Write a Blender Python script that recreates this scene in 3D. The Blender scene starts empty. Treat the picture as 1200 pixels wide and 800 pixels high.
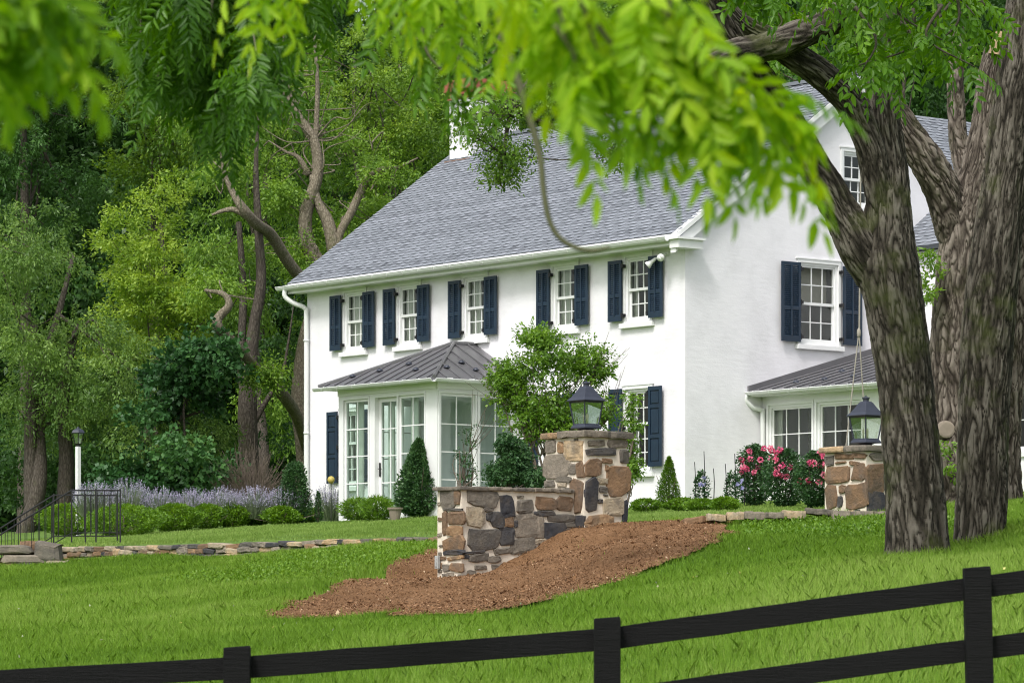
import bpy, math, random
import numpy as np
from mathutils import Matrix, Vector
random.seed(4); RNG = np.random.default_rng(7)
scene = bpy.context.scene
# ------------------------------------------------------------------ camera, light, exposure
F = 4100.0                                   # focal length in photo pixels (1200 wide)
cam_d = bpy.data.cameras.new('camera'); cam = bpy.data.objects.new('camera', cam_d)
scene.collection.objects.link(cam); scene.camera = cam
cam.location = (0, 0, 0); cam.rotation_euler = (math.pi/2, 0, 0)
cam_d.sensor_width = 36; cam_d.lens = F/1200*36; cam_d.shift_y = 325/1200
cam_d.clip_start = 0.5; cam_d.clip_end = 2000
cam_d.dof.use_dof = True; cam_d.dof.focus_distance = 68; cam_d.dof.aperture_fstop = 8
SUN_EL, SUN_AZ = math.radians(52), math.radians(205)      # azimuth from +Y towards +X
world = bpy.data.worlds.new('World'); scene.world = world; world.use_nodes = True
wn = world.node_tree.nodes; wl = world.node_tree.links
bg = wn['Background']; sky = wn.new('ShaderNodeTexSky'); sky.sky_type = 'NISHITA'; sky.sun_disc = False
sky.sun_elevation = SUN_EL; sky.sun_rotation = SUN_AZ; sky.dust_density = 4; sky.air_density = 1.2
hs = wn.new('ShaderNodeHueSaturation'); hs.inputs['Saturation'].default_value = 0.42
hs.inputs['Value'].default_value = 1.35
wl.new(sky.outputs[0], hs.inputs['Color']); wl.new(hs.outputs[0], bg.inputs[0]); bg.inputs[1].default_value = 0.095
sl = bpy.data.lights.new('sun', 'SUN'); sl.energy = 1.5; sl.angle = math.radians(11); sl.color = (1, .97, .955)
so = bpy.data.objects.new('sun', sl); scene.collection.objects.link(so)
sd = Vector((math.sin(SUN_AZ)*math.cos(SUN_EL), math.cos(SUN_AZ)*math.cos(SUN_EL), math.sin(SUN_EL)))
so.rotation_euler = sd.to_track_quat('Z', 'Y').to_euler(); so.location = sd*60
scene.view_settings.view_transform = 'Standard'; scene.view_settings.look = 'None'
scene.view_settings.exposure = 0.76; scene.view_settings.gamma = 1
scene.cycles.use_denoising = True; scene.cycles.filter_width = 1.1
scene.cycles.max_bounces = 8; scene.cycles.transparent_max_bounces = 12
scene.cycles.diffuse_bounces = 3; scene.cycles.glossy_bounces = 3; scene.cycles.transmission_bounces = 5

# ------------------------------------------------------------------ tagging and mesh helpers
def tag(o, label=None, cat=None, group=None, kind=None):
    if label: o['label'] = label
    if cat: o['category'] = cat
    if group: o['group'] = group
    if kind: o['kind'] = kind
    return o
FR = {}
def thing(name, M, label, cat, group=None):
    o = bpy.data.objects.new(name, None); scene.collection.objects.link(o)
    o.empty_display_size = .2; o.matrix_world = M; FR[o.name] = M
    return tag(o, label, cat, group)
def at(p, rz=0): return Matrix.Translation(Vector(p)) @ Matrix.Rotation(rz, 4, 'Z')
class MB:
    """collects faces in world space; build() turns them into ONE mesh object"""
    def __init__(s): s.v = []; s.f = []; s.t = []; s.n = 0
    def add(s, V, Fs, tone=0.5):
        V = np.asarray(V, float).reshape(-1, 3); s.v.append(V)
        s.f += [tuple(i + s.n for i in f) for f in Fs]; s.t += [tone]*len(Fs) if np.isscalar(tone) else list(tone)
        s.n += len(V)
    def box(s, mp, s0, s1, d0, d1, z0, z1, tone=.5):
        c = [mp(a, b, z) for z in (z0, z1) for a, b in ((s0, d0), (s1, d0), (s1, d1), (s0, d1))]
        s.add(c, [(0, 3, 2, 1), (4, 5, 6, 7), (0, 1, 5, 4), (1, 2, 6, 5), (2, 3, 7, 6), (3, 0, 4, 7)], tone)
    def quad(s, *p, tone=.5): s.add(p, [tuple(range(len(p)))], tone)
    def prism(s, mp, poly, d0, d1, tone=.5):     # poly of (s,z), extruded over d
        n = len(poly); c = [mp(a, d0, z) for a, z in poly] + [mp(a, d1, z) for a, z in poly]
        s.add(c, [tuple(range(n))[::-1], tuple(range(n, 2*n))] + [(i, (i+1) % n, n+(i+1) % n, n+i) for i in range(n)], tone)
    def ring(s, mp, prof, seg=16, tone=.5, sx=1, sy=1):     # lathe: prof of (r,z) in local map
        V = [mp(r*sx*math.cos(2*math.pi*k/seg), r*sy*math.sin(2*math.pi*k/seg), z) for r, z in prof for k in range(seg)]
        Fs = [(j*seg+k, j*seg+(k+1) % seg, (j+1)*seg+(k+1) % seg, (j+1)*seg+k) for j in range(len(prof)-1) for k in range(seg)]
        Fs += [tuple(range(seg))[::-1], tuple(range((len(prof)-1)*seg, len(prof)*seg))]
        s.add(V, Fs, tone)
    def tube(s, path, rad, seg=8, sub=1, lump=0, tone=.5, rnd=RNG, lf=.6, cap=True):
        P = np.asarray(path, float); R = np.full(len(P), rad, float) if np.isscalar(rad) else np.asarray(rad, float)
        if sub > 1: P, R = catmull(P, R, sub)
        T = np.gradient(P, axis=0); T /= np.linalg.norm(T, axis=1)[:, None]+1e-9
        ref = np.array([0, 1., 0]) if abs(T[0][1]) < .9 else np.array([1., 0, 0])
        V = []
        ph = rnd.uniform(0, 6.28, 8); N = np.cross(T[0], ref); N /= np.linalg.norm(N)
        L = np.concatenate([[0], np.cumsum(np.linalg.norm(np.diff(P, axis=0), axis=1))])
        for i in range(len(P)):
            N = N - T[i]*np.dot(N, T[i]); N /= np.linalg.norm(N)+1e-9; B = np.cross(T[i], N)
            th = np.arange(seg)*2*math.pi/seg
            r = R[i]*(1+lump*(np.sin(2*th+ph[0]+L[i]*.9*lf)+.7*np.sin(3*th+ph[1]-L[i]*1.7*lf)+.4*np.sin(5*th+ph[2]+L[i]*2.9*lf)+.3*math.sin(L[i]*2.3*lf+ph[3])))
            V.append(P[i]+np.outer(np.cos(th)*r, N)+np.outer(np.sin(th)*r, B))
        V = np.concatenate(V); n = len(P)
        Fs = [(j*seg+k, j*seg+(k+1) % seg, (j+1)*seg+(k+1) % seg, (j+1)*seg+k) for j in range(n-1) for k in range(seg)]
        if cap: Fs += [tuple(range(seg))[::-1], tuple(range((n-1)*seg, n*seg))]
        s.add(V, Fs, tone)
    def barktube(s, path, rad, rnd, cell=.040, stretch=8, amp=.030, lump=.015, res=.0115):
        P, Rr = catmull(np.asarray(path, float), np.asarray(rad, float), 24); d = np.r_[0, np.cumsum(np.linalg.norm(np.diff(P, axis=0), axis=1))]
        n = max(20, int(d[-1]/(res*1.6))); t = np.linspace(0, d[-1], n); P = np.stack([np.interp(t, d, P[:, i]) for i in range(3)], 1); Rr = np.interp(t, d, Rr)
        seg = int(min(300, max(60, 2*math.pi*Rr.mean()/res))); nc = max(8, int(round(2*math.pi*Rr.mean()/cell)))
        def vnoise(nu, lv, seed_):
            g = np.random.default_rng(seed_).random((int(d[-1]/lv)+4, nu)); u = np.arange(seg)/seg*nu; v = t/lv
            wv = v[:, None]+.25*np.sin(u[None, :]*1.7+v[:, None]*.8); wu = (u[None, :]+.45*np.sin(v[:, None]*1.3+u[None, :]*.35)+.25*np.sin(v[:, None]*3.1)) % nu
            i, j = np.clip(np.floor(wv).astype(int), 0, g.shape[0]-2), np.floor(wu).astype(int) % nu; a, b = wv-i, wu-np.floor(wu); a = a*a*(3-2*a); b = b*b*(3-2*b); k = (j+1) % nu
            return g[i, j]*(1-a)*(1-b)+g[i+1, j]*a*(1-b)+g[i, k]*(1-a)*b+g[i+1, k]*a*b
        sd_ = int(rnd.integers(1e6)); n1, n2, n3 = vnoise(nc, cell*stretch, sd_), vnoise(int(nc*1.7), cell*stretch*.6, sd_+1), vnoise(nc*3, cell*1.2, sd_+2)
        h = np.minimum(np.abs(n1-.5)*3.0, np.abs(n2-.5)*4+.10); h = np.clip(h, 0, 1)*.8+.2*n3
        T = np.gradient(P, axis=0); T /= np.linalg.norm(T, axis=1)[:, None]; N = np.cross(T[0], [0, 1., 0]); V = []; th = np.arange(seg)*2*math.pi/seg; ph = rnd.uniform(0, 6, 4)
        for i in range(n):
            N = N-T[i]*np.dot(N, T[i]); N /= np.linalg.norm(N); B = np.cross(T[i], N)
            r = Rr[i]*(1+lump*(np.sin(2*th+ph[0]+t[i]*.7)+.8*np.sin(3*th+ph[1]-t[i]*1.1)+.5*np.sin(6*th+ph[2]+t[i]*.6)))+amp*(h[i]-.7); V.append(P[i]+np.outer(np.cos(th)*r, N)+np.outer(np.sin(th)*r, B))
        Fs = [(j*seg+k, j*seg+(k+1) % seg, (j+1)*seg+(k+1) % seg, (j+1)*seg+k) for j in range(n-1) for k in range(seg)]
        s.add(np.concatenate(V), Fs+[tuple(range((n-1)*seg, n*seg))], list(h[:-1].ravel())+[.5])
    def build(s, name, mat, parent=None, root=None, origin=None, smooth=False, label=None, cat=None, group=None, kind=None, bevel=0):
        V = np.concatenate(s.v) if s.v else np.zeros((0, 3))
        r = root or parent
        while r is not None and r.parent is not None: r = r.parent
        M = FR[r.name] if (r is not None and r.name in FR) else at(origin if origin is not None else (0, 0, 0))
        Mi = np.array(M.inverted()); V = V @ Mi[:3, :3].T + Mi[:3, 3]
        me = bpy.data.meshes.new(name); me.from_pydata(V.tolist(), [], s.f)
        a = me.attributes.new('tone', 'FLOAT', 'FACE'); a.data.foreach_set('value', np.array(s.t, np.float32))
        if smooth: me.shade_smooth()
        me.materials.append(mat); me.update()
        o = bpy.data.objects.new(name, me); scene.collection.objects.link(o)
        if parent is not None: o.parent = parent
        else: o.matrix_world = M; FR[o.name] = M
        if bevel:
            b = o.modifiers.new('bevel', 'BEVEL'); b.width = bevel; b.segments = 2; b.limit_method = 'ANGLE'
        return tag(o, label, cat, group, kind)
def catmull(P, R, sub):
    n = len(P); Q, S = [], []
    Pe = np.vstack([2*P[0]-P[1], P, 2*P[-1]-P[-2]]); Re = np.concatenate([[R[0]], R, [R[-1]]])
    for i in range(n-1):
        for k in range(sub):
            t = k/sub; a, b, c, d = Pe[i], Pe[i+1], Pe[i+2], Pe[i+3]
            Q.append(.5*((2*b)+(-a+c)*t+(2*a-5*b+4*c-d)*t*t+(-a+3*b-3*c+d)*t**3)); S.append(Re[i+1]*(1-t)+Re[i+2]*t)
    Q.append(P[-1]); S.append(R[-1]); return np.array(Q), np.array(S)
def fast_mesh(name, V, nper, tone, mat, parent=None, origin=(0, 0, 0), extra=None, faces=None, **kw):
    """big mesh from numpy: consecutive polygons of nper vertices each (or a faces array)"""
    r = parent
    while r is not None and r.parent is not None: r = r.parent
    M = FR[r.name] if r is not None else at(origin)
    Mi = np.array(M.inverted()); V = V @ Mi[:3, :3].T + Mi[:3, 3]
    if extra is not None:               # a MB whose geometry goes into the same mesh is not used here
        pass
    me = bpy.data.meshes.new(name); me.vertices.add(len(V)); me.vertices.foreach_set('co', V.astype(np.float32).ravel())
    if faces is None: faces = np.arange(len(V)).reshape(-1, nper)
    nf = len(faces); me.loops.add(nf*nper); me.loops.foreach_set('vertex_index', faces.astype(np.int32).ravel())
    me.polygons.add(nf); me.polygons.foreach_set('loop_start', np.arange(0, nf*nper, nper, dtype=np.int32))
    me.polygons.foreach_set('loop_total', np.full(nf, nper, np.int32))
    a = me.attributes.new('tone', 'FLOAT', 'FACE'); a.data.foreach_set('value', tone.astype(np.float32))
    me.materials.append(mat); me.update(calc_edges=True)
    o = bpy.data.objects.new(name, me); scene.collection.objects.link(o)
    if parent is not None: o.parent = parent
    else: o.matrix_world = M; FR[o.name] = M
    return tag(o, kw.get('label'), kw.get('cat'), kw.get('group'), kw.get('kind'))

# ------------------------------------------------------------------ materials
def lin(c): return tuple((x/12.92 if x <= .04045 else ((x+.055)/1.055)**2.4) for x in c)
class Mat:
    def __init__(s, name):
        s.m = bpy.data.materials.new(name); s.m.use_nodes = True; s.t = s.m.node_tree
        s.b = s.t.nodes['Principled BSDF']; s.out = s.t.nodes['Material Output']
    def n(s, ty, **kw):
        x = s.t.nodes.new('ShaderNode'+ty)
        for k, v in kw.items():
            if k in x.inputs: x.inputs[k].default_value = v
            else: setattr(x, k, v)
        return x
    def l(s, a, b): s.t.links.new(a, b)
    def coord(s, sc=(1, 1, 1), kind='Object'):
        tc = s.n('TexCoord'); mp = s.n('Mapping'); mp.inputs['Scale'].default_value = sc
        s.l(tc.outputs[kind], mp.inputs[0]); return mp.outputs[0]
    def noise(s, vec, scale, detail=4, rough=.6):
        x = s.n('TexNoise', Scale=scale, Detail=detail, Roughness=rough); s.l(vec, x.inputs['Vector']); return x.outputs['Fac']
    def ramp(s, fac, stops):
        r = s.n('ValToRGB'); e = r.color_ramp.elements
        while len(e) < len(stops): e.new(.5)
        for i, (p, c) in enumerate(stops): e[i].position = p; e[i].color = (*c, 1)
        s.l(fac, r.inputs[0]); return r.outputs[0]
    def mix(s, fac, a, b, mode='MIX'):
        x = s.n('Mix', data_type='RGBA', blend_type=mode)
        if np.isscalar(fac): x.inputs[0].default_value = fac
        else: s.l(fac, x.inputs[0])
        for k, c in ((6, a), (7, b)):
            if isinstance(c, tuple): x.inputs[k].default_value = (*c, 1)
            else: s.l(c, x.inputs[k])
        return x.outputs[2]
    def math(s, op, a, b=0.0):
        x = s.n('Math', operation=op)
        for k, c in ((0, a), (1, b)):
            if np.isscalar(c): x.inputs[k].default_value = c
            else: s.l(c, x.inputs[k])
        return x.outputs[0]
    def tone(s): return s.n('Attribute', attribute_name='tone').outputs['Fac']
    def bump(s, h, strength=.5, dist=.02):
        b = s.n('Bump', Strength=strength, Distance=dist); s.l(h, b.inputs['Height']); s.l(b.outputs[0], s.b.inputs['Normal'])
    def base(s, c):
        if isinstance(c, tuple): s.b.inputs['Base Color'].default_value = (*c, 1)
        else: s.l(c, s.b.inputs['Base Color'])
    def set(s, rough=.6, metal=0, spec=.5):
        s.b.inputs['Roughness'].default_value = rough; s.b.inputs['Metallic'].default_value = metal
        s.b.inputs['Specular IOR Level'].default_value = spec; return s.m
def m_paint(name, c, rough=.5, var=.06, bump=.1, sc=20, spec=.4):
    m = Mat(name); v = m.coord(); n = m.noise(v, sc*.2, 5); n2 = m.noise(v, sc*6, 3)
    m.base(m.ramp(n, [(.3, tuple(x*(1-var) for x in c)), (.7, c)])); m.bump(n2, bump, .004); return m.set(rough, 0, spec)
def m_leaf(name, stops, transl=.35, rough=.45, gloss=.3, patch=None):
    m = Mat(name); t = m.tone(); v = m.coord(); n = m.noise(v, patch or .6, 3)
    f = m.math('ADD', m.math('MULTIPLY', t, .7), m.math('MULTIPLY', n, .3)); c = m.ramp(f, stops)
    m.base(c); m.set(rough, 0, gloss)
    tr = m.n('BsdfTranslucent'); hs2 = m.n('HueSaturation', Value=1.5, Saturation=1.1, Hue=.49); m.l(c, hs2.inputs['Color']); m.l(hs2.outputs[0], tr.inputs[0])
    mx = m.n('MixShader', Fac=transl); m.l(m.b.outputs[0], mx.inputs[1]); m.l(tr.outputs[0], mx.inputs[2]); m.l(mx.outputs[0], m.out.inputs[0])
    return m.m
def m_bark(name, dark, lite, scale=9, stretch=.22, moss=0.0, patchy=.3, bump=1.0, depth=.05):
    m = Mat(name); v = m.coord((1, 1, stretch)); 
    dn = m.n('TexNoise', Scale=2.6, Detail=3); m.l(v, dn.inputs['Vector'])
    vv = m.n('VectorMath', operation='MULTIPLY_ADD'); m.l(dn.outputs['Color'], vv.inputs[0]); vv.inputs[1].default_value = (.11, .11, .11); m.l(v, vv.inputs[2])
    vo = m.n('TexVoronoi', feature='DISTANCE_TO_EDGE', Scale=scale); m.l(vv.outputs[0], vo.inputs['Vector'])
    vo2 = m.n('TexVoronoi', feature='DISTANCE_TO_EDGE', Scale=scale*2.3); m.l(vv.outputs[0], vo2.inputs['Vector'])
    n = m.noise(m.coord((1, 1, .5)), 40, 4, .7)
    h = m.math('ADD', m.math('MINIMUM', m.math('MULTIPLY', vo.outputs['Distance'], 3.2), .8), m.math('MULTIPLY', m.math('MINIMUM', vo2.outputs['Distance'], .25), 1.2))
    rg = m.noise(m.coord((1, 1, stretch*.55)), scale*1.25, 3, .55); rg = m.math('MULTIPLY', m.math('ABSOLUTE', m.math('SUBTRACT', rg, .5)), 3.2)
    h = m.math('ADD', m.math('MULTIPLY', h, .62), m.math('ADD', m.math('MULTIPLY', m.math('MINIMUM', rg, .6), .7), m.math('MULTIPLY', n, .35)))
    big = m.noise(m.coord((1, 1, .4)), 1.6, 4)
    c = m.ramp(m.math('MULTIPLY', h, .8), [(.12, tuple(x*.42 for x in dark)), (.42, dark), (.85, lite)])
    c = m.mix(m.math('MULTIPLY', big, patchy), c, tuple(x*1.25 for x in lite))
    if moss:
        g = m.ramp(m.noise(m.coord(), 2.4, 5), [(.55, (0, 0, 0)), (.68, (1, 1, 1))]); c = m.mix(m.math('MULTIPLY', g, moss), c, (.07, .09, .02))
    m.base(c); m.bump(h, bump, depth); return m.set(.9, 0, .2)
def m_barkgeo(name, dark, mid, lite, moss=.0, patchy=.12):
    m = Mat(name); t = m.tone(); n = m.noise(m.coord((1, 1, .35)), 55, 4, .7); big = m.noise(m.coord((1, 1, .5)), 1.7, 5)
    f = m.math('ADD', m.math('MULTIPLY', t, .8), m.math('MULTIPLY', n, .3)); c = m.ramp(f, [(.24, dark), (.50, mid), (.88, lite)])
    c = m.mix(m.math('MULTIPLY', big, patchy), c, tuple(x*1.15 for x in mid))
    g = m.ramp(m.noise(m.coord(), 1.9, 6), [(.52, (0, 0, 0)), (.66, (1, 1, 1))]); c = m.mix(m.math('MULTIPLY', g, moss), c, (.06, .075, .018))
    li = m.ramp(m.noise(m.coord(), 7, 3), [(.68, (0, 0, 0)), (.74, (1, 1, 1))]); c = m.mix(m.math('MULTIPLY', li, .1), c, (.20, .20, .17))
    m.base(c); m.bump(n, .7, .012); return m.set(.92, 0, .15)
def m_tonecol(name, stops, rough=.85, nsc=25, namp=.35, bump=.4, bd=.01, spot=None, spec=.3, inner=0):
    """colour picked per stone / shingle from the 'tone' attribute, mottled with noise"""
    m = Mat(name); v = m.coord(); n = m.noise(v, nsc, 6, .65); n2 = m.noise(v, nsc*.22, 3)
    r = m.n('ValToRGB'); r.color_ramp.interpolation = 'LINEAR'; e = r.color_ramp.elements
    while len(e) < len(stops): e.new(.5)
    for i, (p, c) in enumerate(stops): e[i].position = p; e[i].color = (*c, 1)
    tn = m.tone()
    if inner:
        w1 = m.noise(v, 5.5, 4, .7); tn = m.math('ADD', tn, m.math('MULTIPLY', m.math('SUBTRACT', w1, .5), inner))
    m.l(tn, r.inputs[0]); c = r.outputs[0]
    f = m.math('ADD', 1-namp, m.math('MULTIPLY', n, 2*namp)); cc = m.n('VectorMath', operation='SCALE'); m.l(c, cc.inputs[0]); m.l(f, cc.inputs['Scale'])
    c = cc.outputs[0]
    if spot:
        g = m.ramp(n2, [(.5, (0, 0, 0)), (.62, (1, 1, 1))]); c = m.mix(m.math('MULTIPLY', g, spot[1]), c, spot[0])
    m.base(c); m.bump(n, bump, bd); return m.set(rough, 0, spec)
MT = {}
def stucco():
    m = Mat('white_stucco'); v = m.coord(); n1 = m.noise(v, 1.1, 5); n2 = m.noise(v, 30, 5, .7); n3 = m.noise(m.coord((1.2, 1.2, 4)), 3.2, 4)
    c = m.ramp(n1, [(.25, (.66, .65, .67)), (.5, (.75, .74, .765)), (.75, (.80, .788, .81))]); sp = m.ramp(m.noise(m.coord(), 9, 2), [(.74, (0, 0, 0)), (.78, (1, 1, 1))])
    c = m.mix(m.math('MULTIPLY', sp, .12), c, (.5, .5, .48))
    tc = m.n('TexCoord'); sx = m.n('SeparateXYZ'); m.l(tc.outputs['Object'], sx.inputs[0])
    m.base(c); m.bump(m.math('ADD', m.math('MULTIPLY', n3, .7), m.math('MULTIPLY', n2, .25)), .28, .03); return m.set(.85, 0, .25)
MT['stucco'] = stucco()
MT['trim'] = m_paint('white_trim_paint', (.76, .77, .76), .45)
MT['gutter'] = m_paint('white_gutter_metal', (.70, .72, .70), .35)
MT['navy'] = m_paint('navy_shutter_paint', (.012, .028, .052), .42, .25, .1)
MT['iron'] = m_paint('black_iron', (.012, .012, .014), .4, .3, .3)
MT['lantern'] = m_paint('blue_black_lantern_metal', (.040, .046, .066), .4, .35, .2)
MT['copper'] = m_paint('flashing_brown', (.20, .11, .07), .6)
MT['brass'] = m_paint('pale_yellow_globe', (.42, .34, .08), .5)
MT['curtain'] = m_paint('sheer_curtain', (.80, .84, .78), .9)
MT['bulb'] = m_paint('candle_sleeve', (.8, .72, .62), .5)
MT['room'] = m_paint('room_painted_dim', (.055, .055, .05), .9)  # dark paint stands in for the unlit room behind the glass
MT['roomlight'] = m_paint('pale_room', (.5, .53, .48), .9)
MT['box'] = m_paint('grey_outlet_plastic', (.36, .37, .36), .5)
MT['hose'] = m_paint('black_drain_pipe', (.015, .015, .017), .45)
MT['terra'] = m_paint('weathered_pot', (.26, .22, .17), .9, .3, .5)
MT['rope'] = m_paint('swing_rope', (.33, .31, .26), .9, .3)
MT['wood'] = m_paint('pale_split_wood', (.42, .30, .18), .9, .45, .8, 60)
def glass(name, refl, tint):
    m = Mat(name); tr = m.n('BsdfTransparent'); tr.inputs[0].default_value = (*tint, 1)
    gl = m.n('BsdfGlossy', Roughness=.03); gl.inputs[0].default_value = (.9, .95, .93, 1)
    v = m.coord(); b = m.n('Bump', Strength=.06, Distance=.05); m.l(m.noise(v, 1.7, 2), b.inputs['Height']); m.l(b.outputs[0], gl.inputs['Normal'])
    fr = m.n('LayerWeight', Blend=.25); fa = m.math('ADD', refl, m.math('MULTIPLY', fr.outputs['Fresnel'], .5))
    mx = m.n('MixShader'); m.l(fa, mx.inputs[0]); m.l(tr.outputs[0], mx.inputs[1]); m.l(gl.outputs[0], mx.inputs[2]); m.l(mx.outputs[0], m.out.inputs[0]); return m.m
MT['glass'] = glass('window_glass', .07, (.80, .83, .79))
MT['glass2'] = glass('sunroom_glass', .05, (.80, .90, .84))
MT['lampglass'] = glass('seeded_lamp_glass', .30, (.88, .9, .88))
MT['metal'] = m_paint('standing_seam_metal', (.130, .128, .136), .30, .25, .15, 8, .8)
MT['shingle'] = m_tonecol('slate_grey_shingles', [(0, (.07, .075, .088)), (.5, (.190, .207, .232)), (1, (.27, .287, .325))], .9, 60, .22, .5, .004)
MT['brick'] = m_tonecol('red_brick', [(0, (.22, .06, .045)), (1, (.36, .12, .08))], .9, 40, .3)
MT['mortar'] = m_paint('cream_mortar', (.74, .665, .55), .95, .22, .8, 30)
SP = [(0, (.030, .032, .040)), (.12, (.06, .058, .058)), (.26, (.135, .12, .098)), (.4, (.24, .205, .16)), (.52, (.36, .30, .21)), (.62, (.43, .31, .18)), (.74, (.25, .155, .085)), (.87, (.17, .108, .064)), (1, (.125, .088, .06))]
MT['stone'] = m_tonecol('fieldstone', SP, .85, 16, .45, 1, .02, ((.10, .085, .07), .5), inner=.30)
MT['stone2'] = m_tonecol('dry_wall_stone', SP, .9, 14, .4, 1, .02, ((.16, .15, .12), .4), inner=.4)
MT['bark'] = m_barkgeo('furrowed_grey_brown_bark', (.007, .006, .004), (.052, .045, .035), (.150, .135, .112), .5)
MT['bark2'] = m_barkgeo('deep_plated_bark', (.016, .012, .009), (.085, .071, .057), (.205, .178, .148), .2)
MT['barkpale'] = m_bark('pale_mottled_bark', (.12, .10, .07), (.25, .22, .165), 16, .5, .45, .4, .6, .03)
MT['barkdark'] = m_bark('dark_brown_bark', (.055, .045, .036), (.115, .10, .082), 18, .3, .3, .3, .7, .03)  # plain dark grey brown bark colour
MT['twig'] = m_paint('bare_twig', (.16, .125, .10), .9, .3)
MT['greentwig'] = m_paint('young_twig', (.10, .105, .05), .8, .3)
G = lambda a, b, c: [(.12, a), (.5, b), (.88, c)]
MT['leaf_dark'] = m_leaf('dark_green_leaves', G((.022, .062, .014), (.052, .125, .028), (.105, .215, .048)), .32)
MT['leaf_mid'] = m_leaf('mid_green_leaves', G((.05, .115, .015), (.135, .25, .034), (.24, .38, .055)), .38)
MT['leaf_olive'] = m_leaf('olive_green_leaves', G((.045, .10, .02), (.12, .215, .045), (.24, .36, .08)), .36)
MT['leaf_lime'] = m_leaf('yellow_green_leaves', G((.07, .14, .02), (.18, .30, .035), (.32, .44, .07)), .38)
MT['leaf_maple'] = m_leaf('deep_green_maple_leaves', G((.015, .05, .014), (.038, .11, .032), (.10, .22, .065)), .28)
MT['leaf_fore'] = m_leaf('walnut_leaflets_painted_sun', G((.10, .24, .012), (.28, .46, .02), (.52, .64, .04)), .58, .45, .3, 3)  # sunlit copy of the walnut leaf; the light is put into its greens
MT['leaf_fore2'] = m_leaf('walnut_leaflets_painted_shade', G((.035, .10, .008), (.085, .20, .014), (.17, .32, .03)), .45, .45, .3, 2)  # darker copy of the same leaf, with shade painted into the colour
MT['leaf_shrub'] = m_leaf('dogwood_leaves', G((.06, .13, .014), (.13, .25, .03), (.22, .36, .05)), .38, .4, .4)
MT['leaf_box'] = m_leaf('boxwood_leaves', G((.022, .065, .022), (.045, .11, .035), (.085, .17, .055)), .2)
MT['leaf_lightbox'] = m_leaf('fresh_boxwood_leaves', G((.055, .13, .012), (.11, .22, .018), (.19, .32, .035)), .3)
MT['lav_green'] = m_leaf('lavender_stems', G((.09, .13, .07), (.15, .2, .11), (.24, .28, .18)), .2)
MT['lav_flower'] = m_leaf('lavender_flowers', G((.22, .21, .28), (.36, .34, .45), (.55, .53, .62)), .2)
MT['rose'] = m_leaf('pink_rose_petals', G((.60, .08, .20), (.78, .20, .34), (.88, .42, .50)), .3)
MT['clem'] = m_leaf('violet_clematis', G((.3, .28, .55), (.4, .38, .65), (.5, .5, .75)), .3)
MT['grass'] = m_leaf('lawn_grass', G((.075, .155, .016), (.175, .31, .032), (.34, .46, .11)), .4, .55, .25, .35)
MT['grass_up'] = m_leaf('mown_terrace_grass', G((.10, .18, .03), (.20, .31, .065), (.32, .43, .13)), .4, .6, .2, .35)
def ground_mat(name, a, b, sc=1.2):
    m = Mat(name); v = m.coord(); n = m.noise(v, sc, 6); n2 = m.noise(v, 18, 5, .7)
    c = m.mix(m.math('MULTIPLY', n2, .6), m.ramp(n, [(.3, a), (.7, b)]), tuple(x*.5 for x in a)); m.base(c); m.bump(n2, .8, .04); return m.set(.95, 0, .1)
MT['ground'] = ground_mat('turf_soil', (.07, .15, .015), (.12, .23, .025))
MT['ground_up'] = ground_mat('terrace_turf', (.10, .18, .035), (.16, .25, .06))
def mulch_mat():
    m = Mat('brown_mulch'); v = m.coord(); n = m.noise(v, 2, 5); n2 = m.noise(v, 45, 6, .75)
    c = m.ramp(m.math('ADD', m.math('MULTIPLY', n2, .7), m.math('MULTIPLY', n, .3)), [(.32, (.08, .040, .019)), (.5, (.205, .112, .054)), (.68, (.34, .205, .115))])
    m.base(c); m.bump(n2, 1, .03); return m.set(.95, 0, .1)
MT['mulch'] = mulch_mat()
MT['chips'] = m_tonecol('wood_chips', [(0, (.08, .040, .018)), (.5, (.225, .122, .058)), (.85, (.38, .24, .14)), (1, (.66, .50, .33))], .95, 40, .3)
def fence_mat():
    m = Mat('black_stained_board'); v = m.coord((2.5, 30, 45)); n = m.noise(v, 2, 6, .75); n2 = m.noise(m.coord(), 1.3, 4)
    c = m.mix(n2, m.ramp(n, [(.3, (.0035, .0035, .004)), (.75, (.010, .0095, .010))]), (.005, .005, .0055)); m.base(c); m.bump(n, 1, .012); return m.set(.75, 0, .18)
MT['fence'] = fence_mat()
MT['post'] = m_paint('lamp_post_paint', (.72, .73, .72), .5)

# ------------------------------------------------------------------ frames of reference and terrain
HC = np.array([3.76, 76.0]); HU = np.array([.6198, -.7847]); HV = np.array([.7847, .6198])
def W(a, b, z): p = HC+a*HU+b*HV; return (p[0], p[1], z)
HROT = math.atan2(HU[1], HU[0])
def px(x, y, Y): return np.array([(x-600)/F*Y, Y, (725-y)/F*Y])
def T_h(X, Y):
    b = (X-HC[0])*HV[0]+(Y-HC[1])*HV[1]
    return 2.46+.071*np.minimum(b, 0)+.012*np.maximum(b, 0)
KP = np.array([1.14, 55.0])                       # near right corner of the lantern pillar
PC = KP-.48*HU+.43*HV
P2K = np.array([(1015-600)/F*55.5, 55.5]); P2C = P2K-.47*HU+.45*HV
EX = np.array([PC[0]-.62*60, PC[0], P2C[0], 22.0, 120]); EY = np.array([PC[1]+.785*60, PC[1], P2C[1], 63.0, 100])
def edge_y(X): return np.interp(X, EX, EY)
def onT(x, y):
    k, h = (x-600)/F, (725-y)/F; Ys = np.linspace(50, 95, 3000); g = T_h(k*Ys, Ys)-h*Ys
    j = np.where(g > 0)[0]; Y = Ys[j[0]] if len(j) else 80; return np.array([k*Y, Y, h*Y])
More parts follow.
